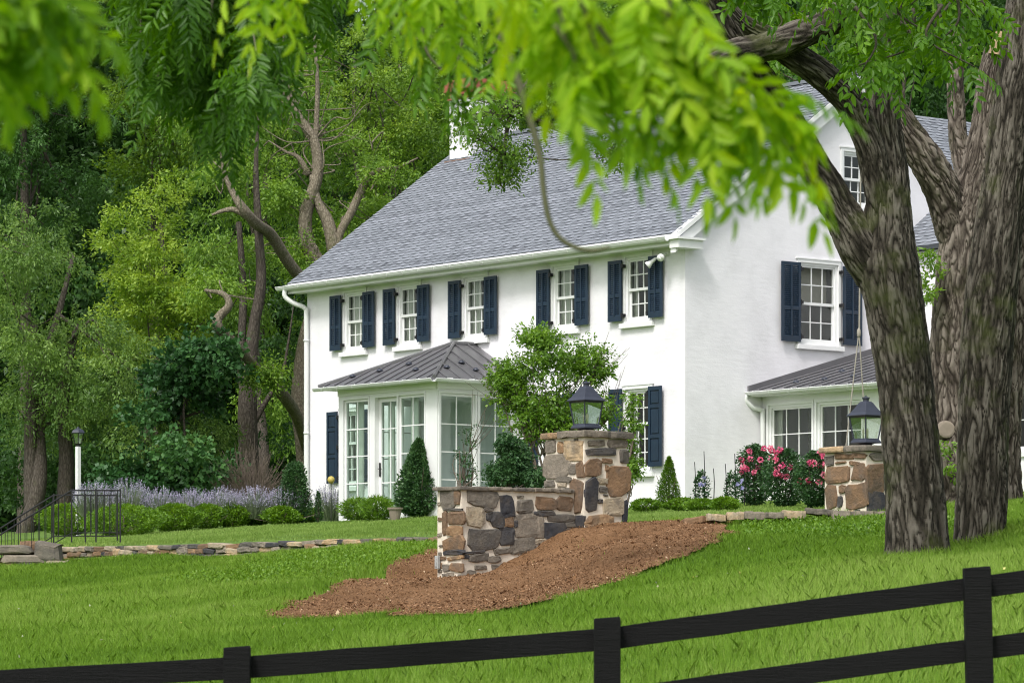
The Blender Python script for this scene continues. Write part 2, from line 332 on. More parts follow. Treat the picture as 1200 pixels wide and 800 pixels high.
ctl = [(-400, 875, 23), (278, 980, 23), (711, 946, 23), (1146, 887, 23), (1600, 850, 23),
       (315, 717, 45), (480, 719, 43), (640, 701, 42.8), (750, 667, 46), (855, 632, 51), (100, 740, 43), (-100, 745, 42), (100, 690, 55),
       (546, 698, 53.2), (518, 697, 53.8), (600, 663, 54.0), (640, 641, 54.5), (675, 621, 55.0), (700, 621, 54.9), (737, 618, 55.6),
       (540, 708, 47), (620, 686, 48), (700, 650, 49), (780, 632, 51), (515, 655, 56.6), (440, 668, 54.5), (400, 684, 51), (330, 690, 52), (250, 672, 57),
       (800, 616, 55), (855, 616, 55), (910, 616, 54.2), (970, 611, 54.6), (1035, 610, 54.4),
       (930, 640, 47), (960, 665, 40), (1075, 660, 41), (1148, 638, 44), (1250, 610, 44), (1250, 655, 36), (1050, 690, 35), (850, 690, 38), (1500, 600, 44), (1350, 700, 30)]
pts = [tuple(px(*c)) for c in ctl]
for X in (-2.2, -4, -6, -8.5, -12, -18, -25): Y = edge_y(X); pts.append((X, Y-.15, float(T_h(X, Y))-(.14 if X > -3 else .30)))
for X in (7, 9, 12, 20): Y = edge_y(X); pts.append((X, Y-.1, float(T_h(X, Y))))
for X in (-8, 0, 8): pts += [(X, 4, -1.75+.02*X), (X, 14, -1.62+.06*X)]
for X in (-30, -10, 10, 30): pts.append((X, 110., 2.6))
pts = np.array(pts)
def tpsk(r2): return np.where(r2 > 0, .5*r2*np.log(r2+1e-12), 0)
_n = len(pts); _K = tpsk(((pts[:, None, :2]-pts[None, :, :2])**2).sum(2))+np.eye(_n)*.06
_P = np.c_[np.ones(_n), pts[:, :2]]; _A = np.block([[_K, _P], [_P.T, np.zeros((3, 3))]])
_w = np.linalg.solve(_A, np.r_[pts[:, 2], 0, 0, 0])
def L_raw(X, Y):
    X = np.asarray(X, float); Y = np.asarray(Y, float); o = _w[_n]+_w[_n+1]*X+_w[_n+2]*Y
    for i in range(_n): o = o+_w[i]*tpsk((X-pts[i, 0])**2+(Y-pts[i, 1])**2)
    return o
def L_h(X, Y):
    z = L_raw(X, Y)+.03*np.sin(X*1.3+Y*.6)*np.sin(Y*.9-X*.4)
    d = Y-edge_y(X); T = T_h(X, Y)
    return np.where(d > 0, np.minimum(z, T-.02-.4*np.clip(d, 0, 1)), np.minimum(z, T+.06))
def grid_mesh(name, xs, ys, hf, mat, **kw):
    X, Y = np.meshgrid(xs, ys); Z = hf(X, Y); V = np.c_[X.ravel(), Y.ravel(), Z.ravel()]
    nx, ny = len(xs), len(ys); i = (np.arange(ny-1)[:, None]*nx+np.arange(nx-1)[None, :]).ravel()
    Fc = np.c_[i, i+1, i+nx+1, i+nx]
    o = fast_mesh(name, V, 4, np.full(len(Fc), .5), mat, faces=Fc, **kw); o.data.shade_smooth(); return o
def far_h(X, Y):
    z = L_h(np.clip(X, -30, 30), np.clip(Y, 2, 110)); return z-.0*X
xs = np.r_[-900, -400, -200, -90, -50, np.linspace(-30, 30, 241), 50, 90, 200, 400, 900]; ys = np.r_[-300, -60, -15, np.linspace(2, 75, 293), 85, 100, 140, 250, 500, 1500]
grid_mesh('lower_lawn', xs, ys, far_h, MT['ground'], kind='structure')
# upper terrace: strips from the edge line back to the wood
exs = np.r_[np.linspace(-33, PC[0], 140), np.linspace(PC[0]+.1, P2C[0], 30), np.linspace(P2C[0]+.2, 40, 60)]
ts = np.r_[0, np.linspace(.002, .25, 60), np.linspace(.27, 1, 30)]
ex, tt = np.meshgrid(exs, ts); ey = edge_y(ex); fy = 260.; TY = ey+(fy-ey)*tt; TX = ex*(1+tt*1.6)
TZ = T_h(TX, TY)+.02*np.sin(TX*1.1)*np.sin(TY*.8)*(tt > 0); TZ[0] -= .5; TY[0] += .0
i = (np.arange(len(ts)-1)[:, None]*len(exs)+np.arange(len(exs)-1)[None, :]).ravel(); n_ = len(exs)
o = fast_mesh('terrace_lawn', np.c_[TX.ravel(), TY.ravel(), TZ.ravel()], 4, np.full(len(i), .5), MT['ground_up'], faces=np.c_[i, i+1, i+n_+1, i+n_], kind='structure')
def inpoly(X, Y, poly):
    r = np.zeros(X.shape, bool); n = len(poly)
    for i in range(n):
        x0, y0 = poly[i]; x1, y1 = poly[(i+1) % n]
        c = ((y0 > Y) != (y1 > Y)) & (X < (x1-x0)*(Y-y0)/(y1-y0+1e-12)+x0); r ^= c
    return r
def onL(x, y):
    k, h = (x-600)/F, (725-y)/F; Ys = np.linspace(26, 64, 1500); g = L_h(k*Ys, Ys)-h*Ys
    j = np.where(g > 0)[0]; Y = Ys[j[0]] if len(j) else 60; return np.array([k*Y, Y, h*Y])
mpix = [(312, 727), (340, 709), (400, 687), (450, 666), (492, 648), (514, 640)]
mul = [tuple(onL(*p)[:2]) for p in mpix]+[(-1.4, 57.6), (-.2, 57.0), (.6, 56.0), (1.6, 55.9), (2.7, 55.6), (3.35, 55.3)]
mul += [tuple(onL(*p)[:2]) for p in ((862, 628), (835, 643), (790, 660), (750, 675), (720, 686), (680, 699), (640, 709), (600, 717), (560, 722), (520, 726), (480, 728), (450, 722), (430, 726), (390, 728), (350, 729))]
mul = np.array(mul)
xs = np.linspace(-5.5, 4.6, 240); ys = np.linspace(36, 59, 480); X, Y = np.meshgrid(xs, ys)
wob = .16*np.sin(X*3.1+Y*1.7)+.1*np.sin(X*7+Y*4.2)
ins = inpoly(X+wob*.6, Y+wob, mul); Z = L_h(X, Y)+.05+.015*np.sin(X*5+Y*3)*np.sin(Y*4-X*2)+RNG.normal(0, .006, X.shape)+.02*(RNG.random(X.shape) < .015)
ii = (np.arange(len(ys)-1)[:, None]*len(xs)+np.arange(len(xs)-1)[None, :]); msk = (ins[:-1, :-1] & ins[1:, :-1] & ins[:-1, 1:] & ins[1:, 1:]).ravel(); ii = ii.ravel()[msk]
Fc = np.c_[ii, ii+1, ii+len(xs)+1, ii+len(xs)]; used = np.unique(Fc); rm = np.zeros(X.size, int); rm[used] = np.arange(len(used))
o = fast_mesh('mulch_bed', np.c_[X.ravel(), Y.ravel(), Z.ravel()][used], 4, np.full(len(Fc), .5), MT['mulch'], faces=rm[Fc], kind='structure'); o.data.shade_smooth()
def in_mulch(X, Y):
    w = .16*np.sin(X*3.1+Y*1.7)+.1*np.sin(X*7+Y*4.2); return inpoly(X+w*.6, Y+w, mul)
# wood chips
N = 190000; X = RNG.uniform(-5.5, 4.6, N); Y = RNG.uniform(36, 59, N); k = in_mulch(X, Y); X, Y = X[k], Y[k]; Z = L_h(X, Y)+.05
def shards(P, size, rng, flat=.35):
    n = len(P); d = rng.normal(size=(n, 3)); d[:, 2] *= flat; d /= np.linalg.norm(d, axis=1)[:, None]
    up = np.c_[rng.normal(size=(n, 2))*.5, np.ones(n)]; s = np.cross(d, up); s /= np.linalg.norm(s, axis=1)[:, None]
    L = size*rng.uniform(.4, 1.6, n)[:, None]; w = L*rng.uniform(.25, .6, n)[:, None]
    return np.stack([P-d*L-s*w*.6, P-s*w+d*L*.4, P+d*L, P+s*w, ], 1).reshape(-1, 3)
V = shards(np.c_[X, Y, Z+RNG.uniform(0, .022, len(X))], .0125, RNG, .5)
big = RNG.random(len(X)) < .025; c = np.c_[X, Y, Z+.015]; sc = np.where(big, 2.6, 1.0)
V = (V.reshape(-1, 4, 3)-c[:, None])*sc[:, None, None]+c[:, None]
fast_mesh('wood_chips', V.reshape(-1, 3), 4, np.clip(RNG.beta(2, 2.2, len(X))*.85+(RNG.random(len(X)) < .03)*.5, 0, 1), MT['chips'], kind='stuff')

# ------------------------------------------------------------------ grass
def blades(X, Y, Z, h, w, rng, lean=.30):
    n = len(X); th = rng.uniform(0, 2*math.pi, n); ln = rng.normal(0, lean, (n, 2))*h[:, None]
    b = np.c_[X, Y, Z-.01]; s = np.c_[np.cos(th), np.sin(th), np.zeros(n)]*w[:, None]*.5
    m = b+np.c_[ln*.35, h*.6]; t = b+np.c_[ln, h*rng.uniform(.8, 1.1, n)]
    V = np.stack([b-s, b+s, m+s*.8, t, m-s*.8], 1)
    return V.reshape(-1, 3)
def field(n, y0, y1, hf, cond, hh, ww, name, mat, marg=.04, lean=.28, tone0=.5):
    Y = np.sqrt(RNG.uniform(y0**2, y1**2, n)); X = RNG.uniform(-1, 1, n)*(.1465+marg)*Y
    k = cond(X, Y); X, Y = X[k], Y[k]; Z = hf(X, Y)
    pat = 1.3*np.sin(X*.9+2*np.sin(Y*.31))*np.sin(Y*.55+1.3*np.sin(X*.7))+.8*np.sin(X*.35-Y*.21+1)+.6*np.sin(X*2.7+Y*1.1)*np.sin(Y*2.3-X)
    h = hh*np.clip(RNG.normal(1, .25, len(X))+.20*pat+.30*(np.sin(X*4.1+1.7*np.sin(Y*1.3))*np.sin(Y*2.2+np.sin(X*3.3)) > .45), .35, 2); w = ww*RNG.uniform(.7, 1.3, len(X))*(Y/40)
    t = np.clip(tone0+.13*pat+.10*(X > 1.5)*(Y < 42)+RNG.normal(0, .17, len(X)), .14, 1)
    fast_mesh(name, blades(X, Y, Z, h, w, RNG, lean), 5, t, mat, kind='stuff')
field(1250000, 25, 67, L_h, lambda X, Y: (~in_mulch(X+RNG.normal(0, .10, len(X)), Y+RNG.normal(0, .28, len(X))) | (RNG.random(len(X)) < .0007)) & (Y < edge_y(X)+.05) & (Y > 25), .092, .0056, 'grass', MT['grass'])
def house_out(X, Y):
    a = (X-HC[0])*HU[0]+(Y-HC[1])*HU[1]; b = (X-HC[0])*HV[0]+(Y-HC[1])*HV[1]
    return (b < -.9) | (a > .8) & (b < 2)
field(260000, 54, 80, T_h, lambda X, Y: (Y > edge_y(X)+.02) & house_out(X, Y), .05, .008, 'terrace_grass', MT['grass_up'])
for (cx_, cy_, rr_, nn_) in ((px(1075, 655, 41)[0], 41, .5, 5200), (px(1148, 638, 44)[0], 44, .45, 4200), (P2K[0]-.1, 55.3, .75, 2600)):
    a_ = RNG.uniform(0, 6.28, nn_); r_g = rr_*(.72+RNG.exponential(.22, nn_)); X = cx_+np.cos(a_)*r_g; Y = cy_+np.sin(a_)*r_g
    fast_mesh('tall_grass', blades(X, Y, L_h(X, Y), .15*RNG.uniform(.4, 1.3, nn_), .007*RNG.uniform(.7, 1.3, nn_), RNG, .3), 5, RNG.uniform(.2, .9, nn_), MT['grass'], kind='stuff')
# taller weeds: right of the mulch, along the wall foot and beside the mulch
def tuft_zone(n, poly, hf, h, mat, name, tone0=.65):
    P = np.array([p[:2] for p in poly]); X = RNG.uniform(P[:, 0].min(), P[:, 0].max(), n); Y = RNG.uniform(P[:, 1].min(), P[:, 1].max(), n)
    k = inpoly(X, Y, P) & ~in_mulch(X, Y); X, Y = X[k], Y[k]; Z = hf(X, Y); c = RNG.random(len(X))
    V = leafcloud(np.c_[X, Y, Z+RNG.uniform(.02, h, len(X))], np.tile([0, 0, 1.], (len(X), 1)), .05, .03, RNG, .9, 0)
    fast_mesh(name, V, 4, np.clip(tone0+RNG.normal(0, .22, len(X)), 0, 1), mat, kind='stuff')
def leafcloud(P, D, L, Wd, rng, rand=.8, droop=.3, upn=.8):
    n = len(P); d = D+rng.normal(size=(n, 3))*rand; d[:, 2] -= droop; d /= np.linalg.norm(d, axis=1)[:, None]+1e-9
    up = rng.normal(size=(n, 3))*.6; up[:, 2] += upn; s = np.cross(d, up); s /= np.linalg.norm(s, axis=1)[:, None]+1e-9
    nn = np.cross(s, d); Ls = (L*rng.uniform(.65, 1.25, n))[:, None]; ws = (Wd*rng.uniform(.7, 1.2, n))[:, None]*.5
    return np.stack([P, P+d*Ls*.45+s*ws-nn*Ls*.05, P+d*Ls-nn*Ls*.12, P+d*Ls*.45-s*ws-nn*Ls*.05], 1).reshape(-1, 3)
tuft_zone(16000, [(-5.6, 54), (-4.0, 59), (-1.2, 59), (-1.2, 57.5), (-3, 52.5)], L_h, .09, MT['leaf_lightbox'], 'ground_cover')
tuft_zone(9000, [(3.4, 51), (3.6, 55.2), (6.6, 55.2), (6.6, 47), (4.8, 46)], L_h, .10, MT['leaf_lightbox'], 'weeds', .5)
N = 70; X = RNG.uniform(-7, 7, N); Y = RNG.uniform(31, 52, N); k = ~in_mulch(X, Y); X, Y = X[k], Y[k]
V = leafcloud(np.c_[X, Y, L_h(X, Y)+.09], np.tile([0, 0, 1.], (len(X), 1)), .03, .03, RNG, .6, 0)
fast_mesh('clover_flowers', V, 4, RNG.random(len(X)), m_leaf('pale_clover', G((.4, .42, .3), (.55, .55, .45), (.6, .55, .1)), .2), kind='stuff')

# ------------------------------------------------------------------ the house
house = thing('farmhouse', at(W(0, 0, 2.4), HROT), 'two storey white stucco farmhouse with navy shutters and a grey shingle roof', 'house')
FRONT = lambda s, d, z: W(s, -d, z)
GABLE = lambda s, d, z: W(d, s, z)
A0, B1, WZ, AP = -14.3, 10.4, 8.16, 12.1
def wall_grid(mb, mp, s0, s1, z0, z1, ops, depth=.16):
    S = sorted({s0, s1, *[o[0] for o in ops], *[o[1] for o in ops]}); Zs = sorted({z0, z1, *[o[2] for o in ops], *[o[3] for o in ops]})
    for i in range(len(S)-1):
        for j in range(len(Zs)-1):
            cs, cz = (S[i]+S[i+1])/2, (Zs[j]+Zs[j+1])/2
            if any(o[0] < cs < o[1] and o[2] < cz < o[3] for o in ops): continue
            mb.quad(mp(S[i], 0, Zs[j]), mp(S[i+1], 0, Zs[j]), mp(S[i+1], 0, Zs[j+1]), mp(S[i], 0, Zs[j+1]))
    for a, b, c, d in ops:
        for p, q in (((a, c), (b, c)), ((b, c), (b, d)), ((b, d), (a, d)), ((a, d), (a, c))):
            mb.quad(mp(p[0], 0, p[1]), mp(q[0], 0, q[1]), mp(q[0], -depth, q[1]), mp(p[0], -depth, p[1]))
up_c = [-12.27, -10.05, -7.45, -4.12, -1.57]
f_ops = [(c-.43, c+.43, 6.54, 8.0) for c in up_c]+[(-12.85, -11.99, 3.24, 5.08), (-5.0, -4.14, 3.24, 5.08), (-2.0, -1.14, 3.24, 5.08)]

g_ops = [(3.38, 4.56, 6.13, 7.96), (4.72, 5.62, 9.3, 10.55)]
mb = MB(); wall_grid(mb, FRONT, A0, 0, 1.9, WZ, f_ops); wall_grid(mb, GABLE, 0, B1, 1.9, WZ, [g_ops[0]])
def gz(b): return WZ-.05+(AP-WZ+.05)*(1-abs(b-5.2)/5.2)
o1 = g_ops[1]
mb.quad(*[GABLE(s, 0, z) for s, z in ((0, WZ), (5.2, WZ), (5.2, o1[2]), (o1[0], o1[2]), (o1[0], gz(o1[0]) if 0 else o1[3]), (5.2, o1[3]), (5.2, AP))])
mb.quad(*[GABLE(s, 0, z) for s, z in ((B1, WZ), (5.2, WZ), (5.2, o1[2]), (o1[1], o1[2]), (o1[1], o1[3]), (5.2, o1[3]), (5.2, AP))])
for p, q in (((o1[0], o1[2]), (o1[1], o1[2])), ((o1[1], o1[2]), (o1[1], o1[3])), ((o1[1], o1[3]), (o1[0], o1[3])), ((o1[0], o1[3]), (o1[0], o1[2]))):
    mb.quad(GABLE(p[0], 0, p[1]), GABLE(q[0], 0, q[1]), GABLE(q[0], -.16, q[1]), GABLE(p[0], -.16, p[1]))
LEFT = lambda s, d, z: W(A0-d, s, z); BACK = lambda s, d, z: W(s, B1+d, z)
mb.quad(*[LEFT(s, 0, z) for s, z in ((0, 1.9), (B1, 1.9), (B1, WZ), (5.2, AP), (0, WZ))]); mb.quad(*[BACK(s, 0, z) for s, z in ((A0, 1.9), (0, 1.9), (0, WZ), (A0, WZ))])
mb.build('wall', MT['stucco'], house)
# main roof: laminated shingles laid course by course
RZ = lambda b: 8.34+.714*(b+.4)
def shingle_slope(mb, a0, a1, b0, b1, z0, z1, rng, mp=W):
    n = np.array([0, -(z1-z0), abs(b1-b0)]); n = n/np.linalg.norm(n); sgn = 1 if b1 > b0 else -1; nb, nz = -sgn*abs(n[1]), n[2]
    Ls = math.hypot(b1-b0, z1-z0); nc = int(Ls/.14); ct = .10
    mb.quad(mp(a0, b0, z0), mp(a1, b0, z0), mp(a1, b1, z1), mp(a0, b1, z1), tone=.2)
    mb.quad(mp(a0, b0-nb*ct, z0-nz*ct), mp(a1, b0-nb*ct, z0-nz*ct), mp(a1, b1-nb*ct, z1-nz*ct), mp(a0, b1-nb*ct, z1-nz*ct), tone=.2)
    for (aa) in (a0, a1): mb.quad(mp(aa, b0, z0), mp(aa, b1, z1), mp(aa, b1-nb*ct, z1-nz*ct), mp(aa, b0-nb*ct, z0-nz*ct), tone=.3)
    mb.quad(mp(a0, b0, z0), mp(a1, b0, z0), mp(a1, b0-nb*ct, z0-nz*ct), mp(a0, b0-nb*ct, z0-nz*ct), tone=.3)
    for c in range(nc):
        f0, f1 = c/nc, min(1, (c+1.04)/nc); s = a0; row = rng.normal(0, .06)
        lam = rng.random() < .5
        while s < a1:
            w = rng.uniform(.13, .26); e = min(a1, s+w); lam = not lam
            h0 = (.022 if lam else .012); h1 = .004; t = float(np.clip((.68 if lam else .42)+row+rng.normal(0, .09), 0, 1))
            q = []
            for f, h in ((f0, h0), (f1, h1)):
                b = b0+(b1-b0)*f; z = z0+(z1-z0)*f
                for x in (s, e): q.append(mp(x, b+nb*h, z+nz*h))
            b, z = b0+(b1-b0)*f0, z0+(z1-z0)*f0; q += [mp(s, b, z), mp(e, b, z)]
            mb.add(q, [(0, 1, 3, 2), (4, 5, 1, 0)], [t, .05]); s = e  # shadow lines put into the colour: front edge of each tab darkened
mb = MB(); r_ = np.random.default_rng(3); shingle_slope(mb, A0-.3, .22, -.4, 5.2, RZ(-.4), RZ(5.2), r_); shingle_slope(mb, A0-.3, .22, 10.8, 5.2, RZ(-.4), RZ(5.2), r_)
mb.box(W, A0-.3, .22, 5.08, 5.32, RZ(5.2)-.03, RZ(5.2)+.05, .4)
roof = mb.build('roof', MT['shingle'], house)
# chimney
mb = MB(); mb.box(W, -14.25, -13.35, 4.42, 5.98, 11.2, 13.3); ch = mb.build('chimney', MT['stucco'], roof)
mb = MB()
for k, e in enumerate((.04, .08, .12, .12, .06)): mb.box(W, -14.25-e, -13.35+e, 4.42-e, 5.98+e, 13.302+k*.1, 13.40+k*.1, .2+.15*k)
mb.build('chimney_brick_top', MT['brick'], roof); mb = MB(); mb.box(W, -14.32, -13.28, 4.30, 4.40, 11.60, 11.74, .4); mb.build('chimney_flashing', MT['copper'], roof)
# rake boards, cornice return, soffit
mb = MB(); GF = lambda s, d, z: W(d, s, z)
mb.prism(GF, [(-.42, RZ(-.4)-.13), (5.2, RZ(5.2)-.10), (5.2, RZ(5.2)-.42), (-.42, RZ(-.4)-.42)], .003, .17)
mb.prism(GF, [(10.82, RZ(-.4)-.13), (5.2, RZ(5.2)-.10), (5.2, RZ(5.2)-.42), (10.82, RZ(-.4)-.42)], .003, .17)
mb.prism(GF, [(-.45, RZ(-.4)-.02), (5.2, RZ(5.2)-.01), (5.2, RZ(5.2)-.13), (-.45, RZ(-.4)-.13)], .06, .24)
mb.build('rake_board', MT['trim'], house)
mb = MB(); mb.box(W, .004, .30, -.45, .25, 8.02, 8.20); mb.box(W, -.02, .36, -.52, .28, 8.201, 8.25); mb.box(W, A0-.28, .17, -.372, -.003, 8.105, 8.14); mb.box(W, A0-.28, .17, -.40, -.375, 8.09, 8.33)
mb.build('soffit', MT['trim'], house)
def half_round(mb, mp, s0, s1, d, z, r=.085, seg=10):
    pr = [(d+r*math.cos(t), z+r*math.sin(t)) for t in np.linspace(math.pi, 2*math.pi, seg)]+[(d+r*.86*math.cos(t), z+r*.86*math.sin(t)) for t in np.linspace(2*math.pi, math.pi, seg)]
    V = [mp(s, a, b) for s in (s0, s1) for a, b in pr]; n = len(pr)
    mb.add(V, [(i, (i+1) % n, n+(i+1) % n, n+i) for i in range(n)]+[tuple(range(n)), tuple(range(n, 2*n))])
def gutter(name, mp, s0, s1, d, z, r=.085, parent=house):
    mb = MB(); half_round(mb, mp, s0, s1, d, z, r); mb.tube([mp(s0, d+r, z), mp(s1, d+r, z)], .012, 6)
    g = mb.build(name, MT['gutter'], parent, smooth=False)
    s = s0+.35
    while s < s1:
        m2 = MB(); m2.tube([mp(s, d+.0, z-r-.006), mp(s, d+r*.8, z-r*.55-.004), mp(s, d+r+.012, z+.01)], .011, 5); m2.tube([mp(s, d-r, z+.02), mp(s+.12, d+r, z+.02)], .008, 5); s += .62; m2.build('gutter_hanger', MT['gutter'], g)
    return g
gutter('gutter', FRONT, A0-.55, .0, .50, 8.26, .095)
mb = MB(); mb.tube([W(-14.55, -.5, 8.2), W(-14.55, -.5, 8.02), W(-14.42, -.34, 7.86), W(-14.22, -.12, 7.72), W(-14.2, -.10, 7.4), W(-14.2, -.10, 4.8), W(-14.2, -.10, 2.2)], .06, 10, 4)
for z in (6.9, 4.6): mb.tube([W(-14.2, -.10, z), W(-14.2, -.10, z+.05)], .072, 10)
mb.build('downspout', MT['gutter'], house, smooth=True)
# windows
def window(mp, s0, s1, z0, z1, cols, rt, rb, curtain=0, split=.5, parent=house, casing=True, room='room'):
    mb = MB(); fw = .055
    mb.box(mp, s0, s0+fw, -.16, -.02, z0, z1); mb.box(mp, s1-fw, s1, -.16, -.02, z0, z1); mb.box(mp, s0+fw, s1-fw, -.16, -.02, z1-fw, z1); mb.box(mp, s0+fw, s1-fw, -.16, -.02, z0, z0+fw)
    if casing:
        cw = .075
        mb.box(mp, s0-cw, s0-.002, .002, .03, z0-.0, z1+cw); mb.box(mp, s1+.002, s1+cw, .002, .03, z0, z1+cw); mb.box(mp, s0-.001, s1+.001, .002, .03, z1+.001, z1+cw)
        mb.box(mp, s0-cw-.04, s1+cw+.04, .002, .045, z1+cw+.003, z1+cw+.03)
    x0, x1 = s0+fw, s1-fw; y0, y1 = z0+fw, z1-fw; zm = y0+(y1-y0)*split
    def sash(u0, u1, w0, w1, c, r, d, lo=.06, hi=.045):
        e = .042
        mb.box(mp, u0, u0+e, d-.035, d, w0, w1); mb.box(mp, u1-e, u1, d-.035, d, w0, w1); mb.box(mp, u0+e, u1-e, d-.035, d, w0, w0+lo); mb.box(mp, u0+e, u1-e, d-.035, d, w1-hi, w1)
        for k in range(1, c): x = u0+e+(u1-u0-2*e)*k/c; mb.box(mp, x-.011, x+.011, d-.03, d-.003, w0+lo, w1-hi)
        for k in range(1, r):
            y = w0+lo+(w1-hi-w0-lo)*k/r
            for j in range(c):
                xa = u0+e+(u1-u0-2*e)*j/c+(.011 if j else 0); xb = u0+e+(u1-u0-2*e)*(j+1)/c-(.011 if j < c-1 else 0); mb.box(mp, xa, xb, d-.03, d-.003, y-.011, y+.011)
    if rb: sash(x0, x1, zm-.02, y1, cols, rt, -.05); sash(x0, x1, y0, zm+.02, cols, rb, -.09, .085)
    else: sash(x0, x1, y0, y1, cols, rt, -.06)
    w = mb.build('window', MT['trim'], parent)
    mb = MB()
    if rb: mb.quad(mp(x0+.03, -.07, zm), mp(x1-.03, -.07, zm), mp(x1-.03, -.07, y1-.03), mp(x0+.03, -.07, y1-.03)); mb.quad(mp(x0+.03, -.11, y0+.04), mp(x1-.03, -.11, y0+.04), mp(x1-.03, -.11, zm+.0), mp(x0+.03, -.11, zm+.0))
    else: mb.quad(mp(x0+.03, -.08, y0+.03), mp(x1-.03, -.08, y0+.03), mp(x1-.03, -.08, y1-.03), mp(x0+.03, -.08, y1-.03))
    mb.build('pane', MT['glass'] if room else MT['glass2'], w)
    if casing:
        mb = MB(); mb.box(mp, s0-.13, s1+.13, -.12, .10, z0-.11, z0-.002); mb.build('sill', MT['trim'], w, bevel=.008)
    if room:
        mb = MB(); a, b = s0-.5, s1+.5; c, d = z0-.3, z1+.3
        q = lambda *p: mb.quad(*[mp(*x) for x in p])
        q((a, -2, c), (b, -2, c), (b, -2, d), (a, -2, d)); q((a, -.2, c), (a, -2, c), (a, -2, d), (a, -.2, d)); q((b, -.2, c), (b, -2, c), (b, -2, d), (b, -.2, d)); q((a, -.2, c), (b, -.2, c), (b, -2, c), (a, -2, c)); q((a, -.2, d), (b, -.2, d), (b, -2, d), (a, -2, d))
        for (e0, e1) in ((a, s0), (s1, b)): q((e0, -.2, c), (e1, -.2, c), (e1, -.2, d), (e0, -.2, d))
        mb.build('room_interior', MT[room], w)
    if curtain:
        mb = MB()
        for (c0, c1) in ((s0, s0+(s1-s0)*curtain*.5), (s1-(s1-s0)*curtain*.5, s1)):
            n = 28; P = [(c0+(c1-c0)*k/n, -.24+.025*math.sin(k*1.9+s0*7)) for k in range(n+1)]
            for k in range(n): mb.quad(mp(P[k][0], P[k][1], z0), mp(P[k+1][0], P[k+1][1], z0), mp(P[k+1][0], P[k+1][1], z1), mp(P[k][0], P[k][1], z1))
        mb.build('curtain', MT['curtain'], w, smooth=True)
    return w
curt = [1.0, .75, .8, .8, .35]
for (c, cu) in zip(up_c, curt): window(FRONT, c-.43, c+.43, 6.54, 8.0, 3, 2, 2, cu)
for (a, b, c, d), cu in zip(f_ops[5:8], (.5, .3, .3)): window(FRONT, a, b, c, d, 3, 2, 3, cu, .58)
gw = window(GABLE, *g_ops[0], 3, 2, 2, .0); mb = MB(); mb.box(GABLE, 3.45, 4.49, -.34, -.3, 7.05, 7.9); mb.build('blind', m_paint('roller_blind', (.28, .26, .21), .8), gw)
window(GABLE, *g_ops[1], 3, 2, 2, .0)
# shutters
def shutter(mp, s0, s1, z0, z1, hinge_right, louvre=True, off=.075):
    mb = MB(); t = .04; st = .07; mid = z0+(z1-z0)*.42; d0, d1 = off, off+t; ms = (s0+s1)/2
    mb.box(mp, s0, s0+st, d0, d1, z0, z1); mb.box(mp, s1-st, s1, d0, d1, z0, z1)
    if louvre:
        mb.box(mp, ms-.022, ms+.022, d0, d1+.012, z0+.13, z1-.08)
        rails = [(z0, z0+.13), (mid-.04, mid+.04), (z1-.08, z1)]
        for a, b in rails:
            mb.box(mp, s0+st, s1-st, d0+.001, d1-.002, a, b)
        for a, b in ((z0+.13, mid-.04), (mid+.04, z1-.08)):
            n = int((b-a)/.042)
            for k in range(n):
                z = a+(k+.5)*(b-a)/n
                for u0, u1 in ((s0+st, ms-.022), (ms+.022, s1-st)):
                    mb.add([mp(u0, d1-.004, z-.024), mp(u1, d1-.004, z-.024), mp(u1, d0+.004, z+.014), mp(u0, d0+.004, z+.014), mp(u0, d1-.004, z-.017), mp(u1, d1-.004, z-.017), mp(u1, d0+.004, z+.021), mp(u0, d0+.004, z+.021)],
                           [(0, 1, 2, 3), (4, 5, 6, 7), (0, 1, 5, 4), (2, 3, 7, 6), (0, 3, 7, 4), (1, 2, 6, 5)])
    else:
        zz = [z0+.10, z0+.62, z0+.70, z1-.48, z1-.40, z1-.09]
        for a, b in ((z0, zz[0]), (zz[1], zz[2]), (zz[3], zz[4]), (zz[5], z1)): mb.box(mp, s0+st, s1-st, d0+.001, d1-.002, a, b)
        for a, b in ((zz[0], zz[1]), (zz[2], zz[3]), (zz[4], zz[5])):
            mb.box(mp, s0+st, s1-st, d0+.004, d1-.025, a, b); mb.box(mp, s0+st+.025, s1-st-.025, d0+.016, d1-.008, a+.03, b-.03)
    sh = mb.build('shutter', MT['navy'], house, bevel=.004)
    x = s1 if hinge_right else s0; sg = 1 if hinge_right else -1
    for z in (z0+.12, z1-.14)+((.5*(z0+z1),) if z1-z0 > 1.5 else ()):
        mb = MB(); mb.box(mp, min(x, x+sg*.07), max(x, x+sg*.07), .03, off+.05, z-.035, z+.035); mb.tube([mp(x+sg*.012, off+.045, z-.06), mp(x+sg*.012, off+.045, z+.06)], .012, 6); mb.build('hinge', MT['iron'], sh)
for c in up_c: shutter(FRONT, c-.43-.49, c-.46, 6.6, 7.95, True); shutter(FRONT, c+.46, c+.43+.49, 6.6, 7.95, False)
for (a, b) in ((-12.85, -11.99), (-5.0, -4.14), (-2.0, -1.14)): shutter(FRONT, a-.47, a-.03, 3.34, 5.1, True, False); shutter(FRONT, b+.03, b+.47, 3.34, 5.1, False, False)
shutter(GABLE, 3.38-.62, 3.33, 6.17, 7.94, True); shutter(GABLE, 4.64, 5.22, 6.17, 7.94, False)
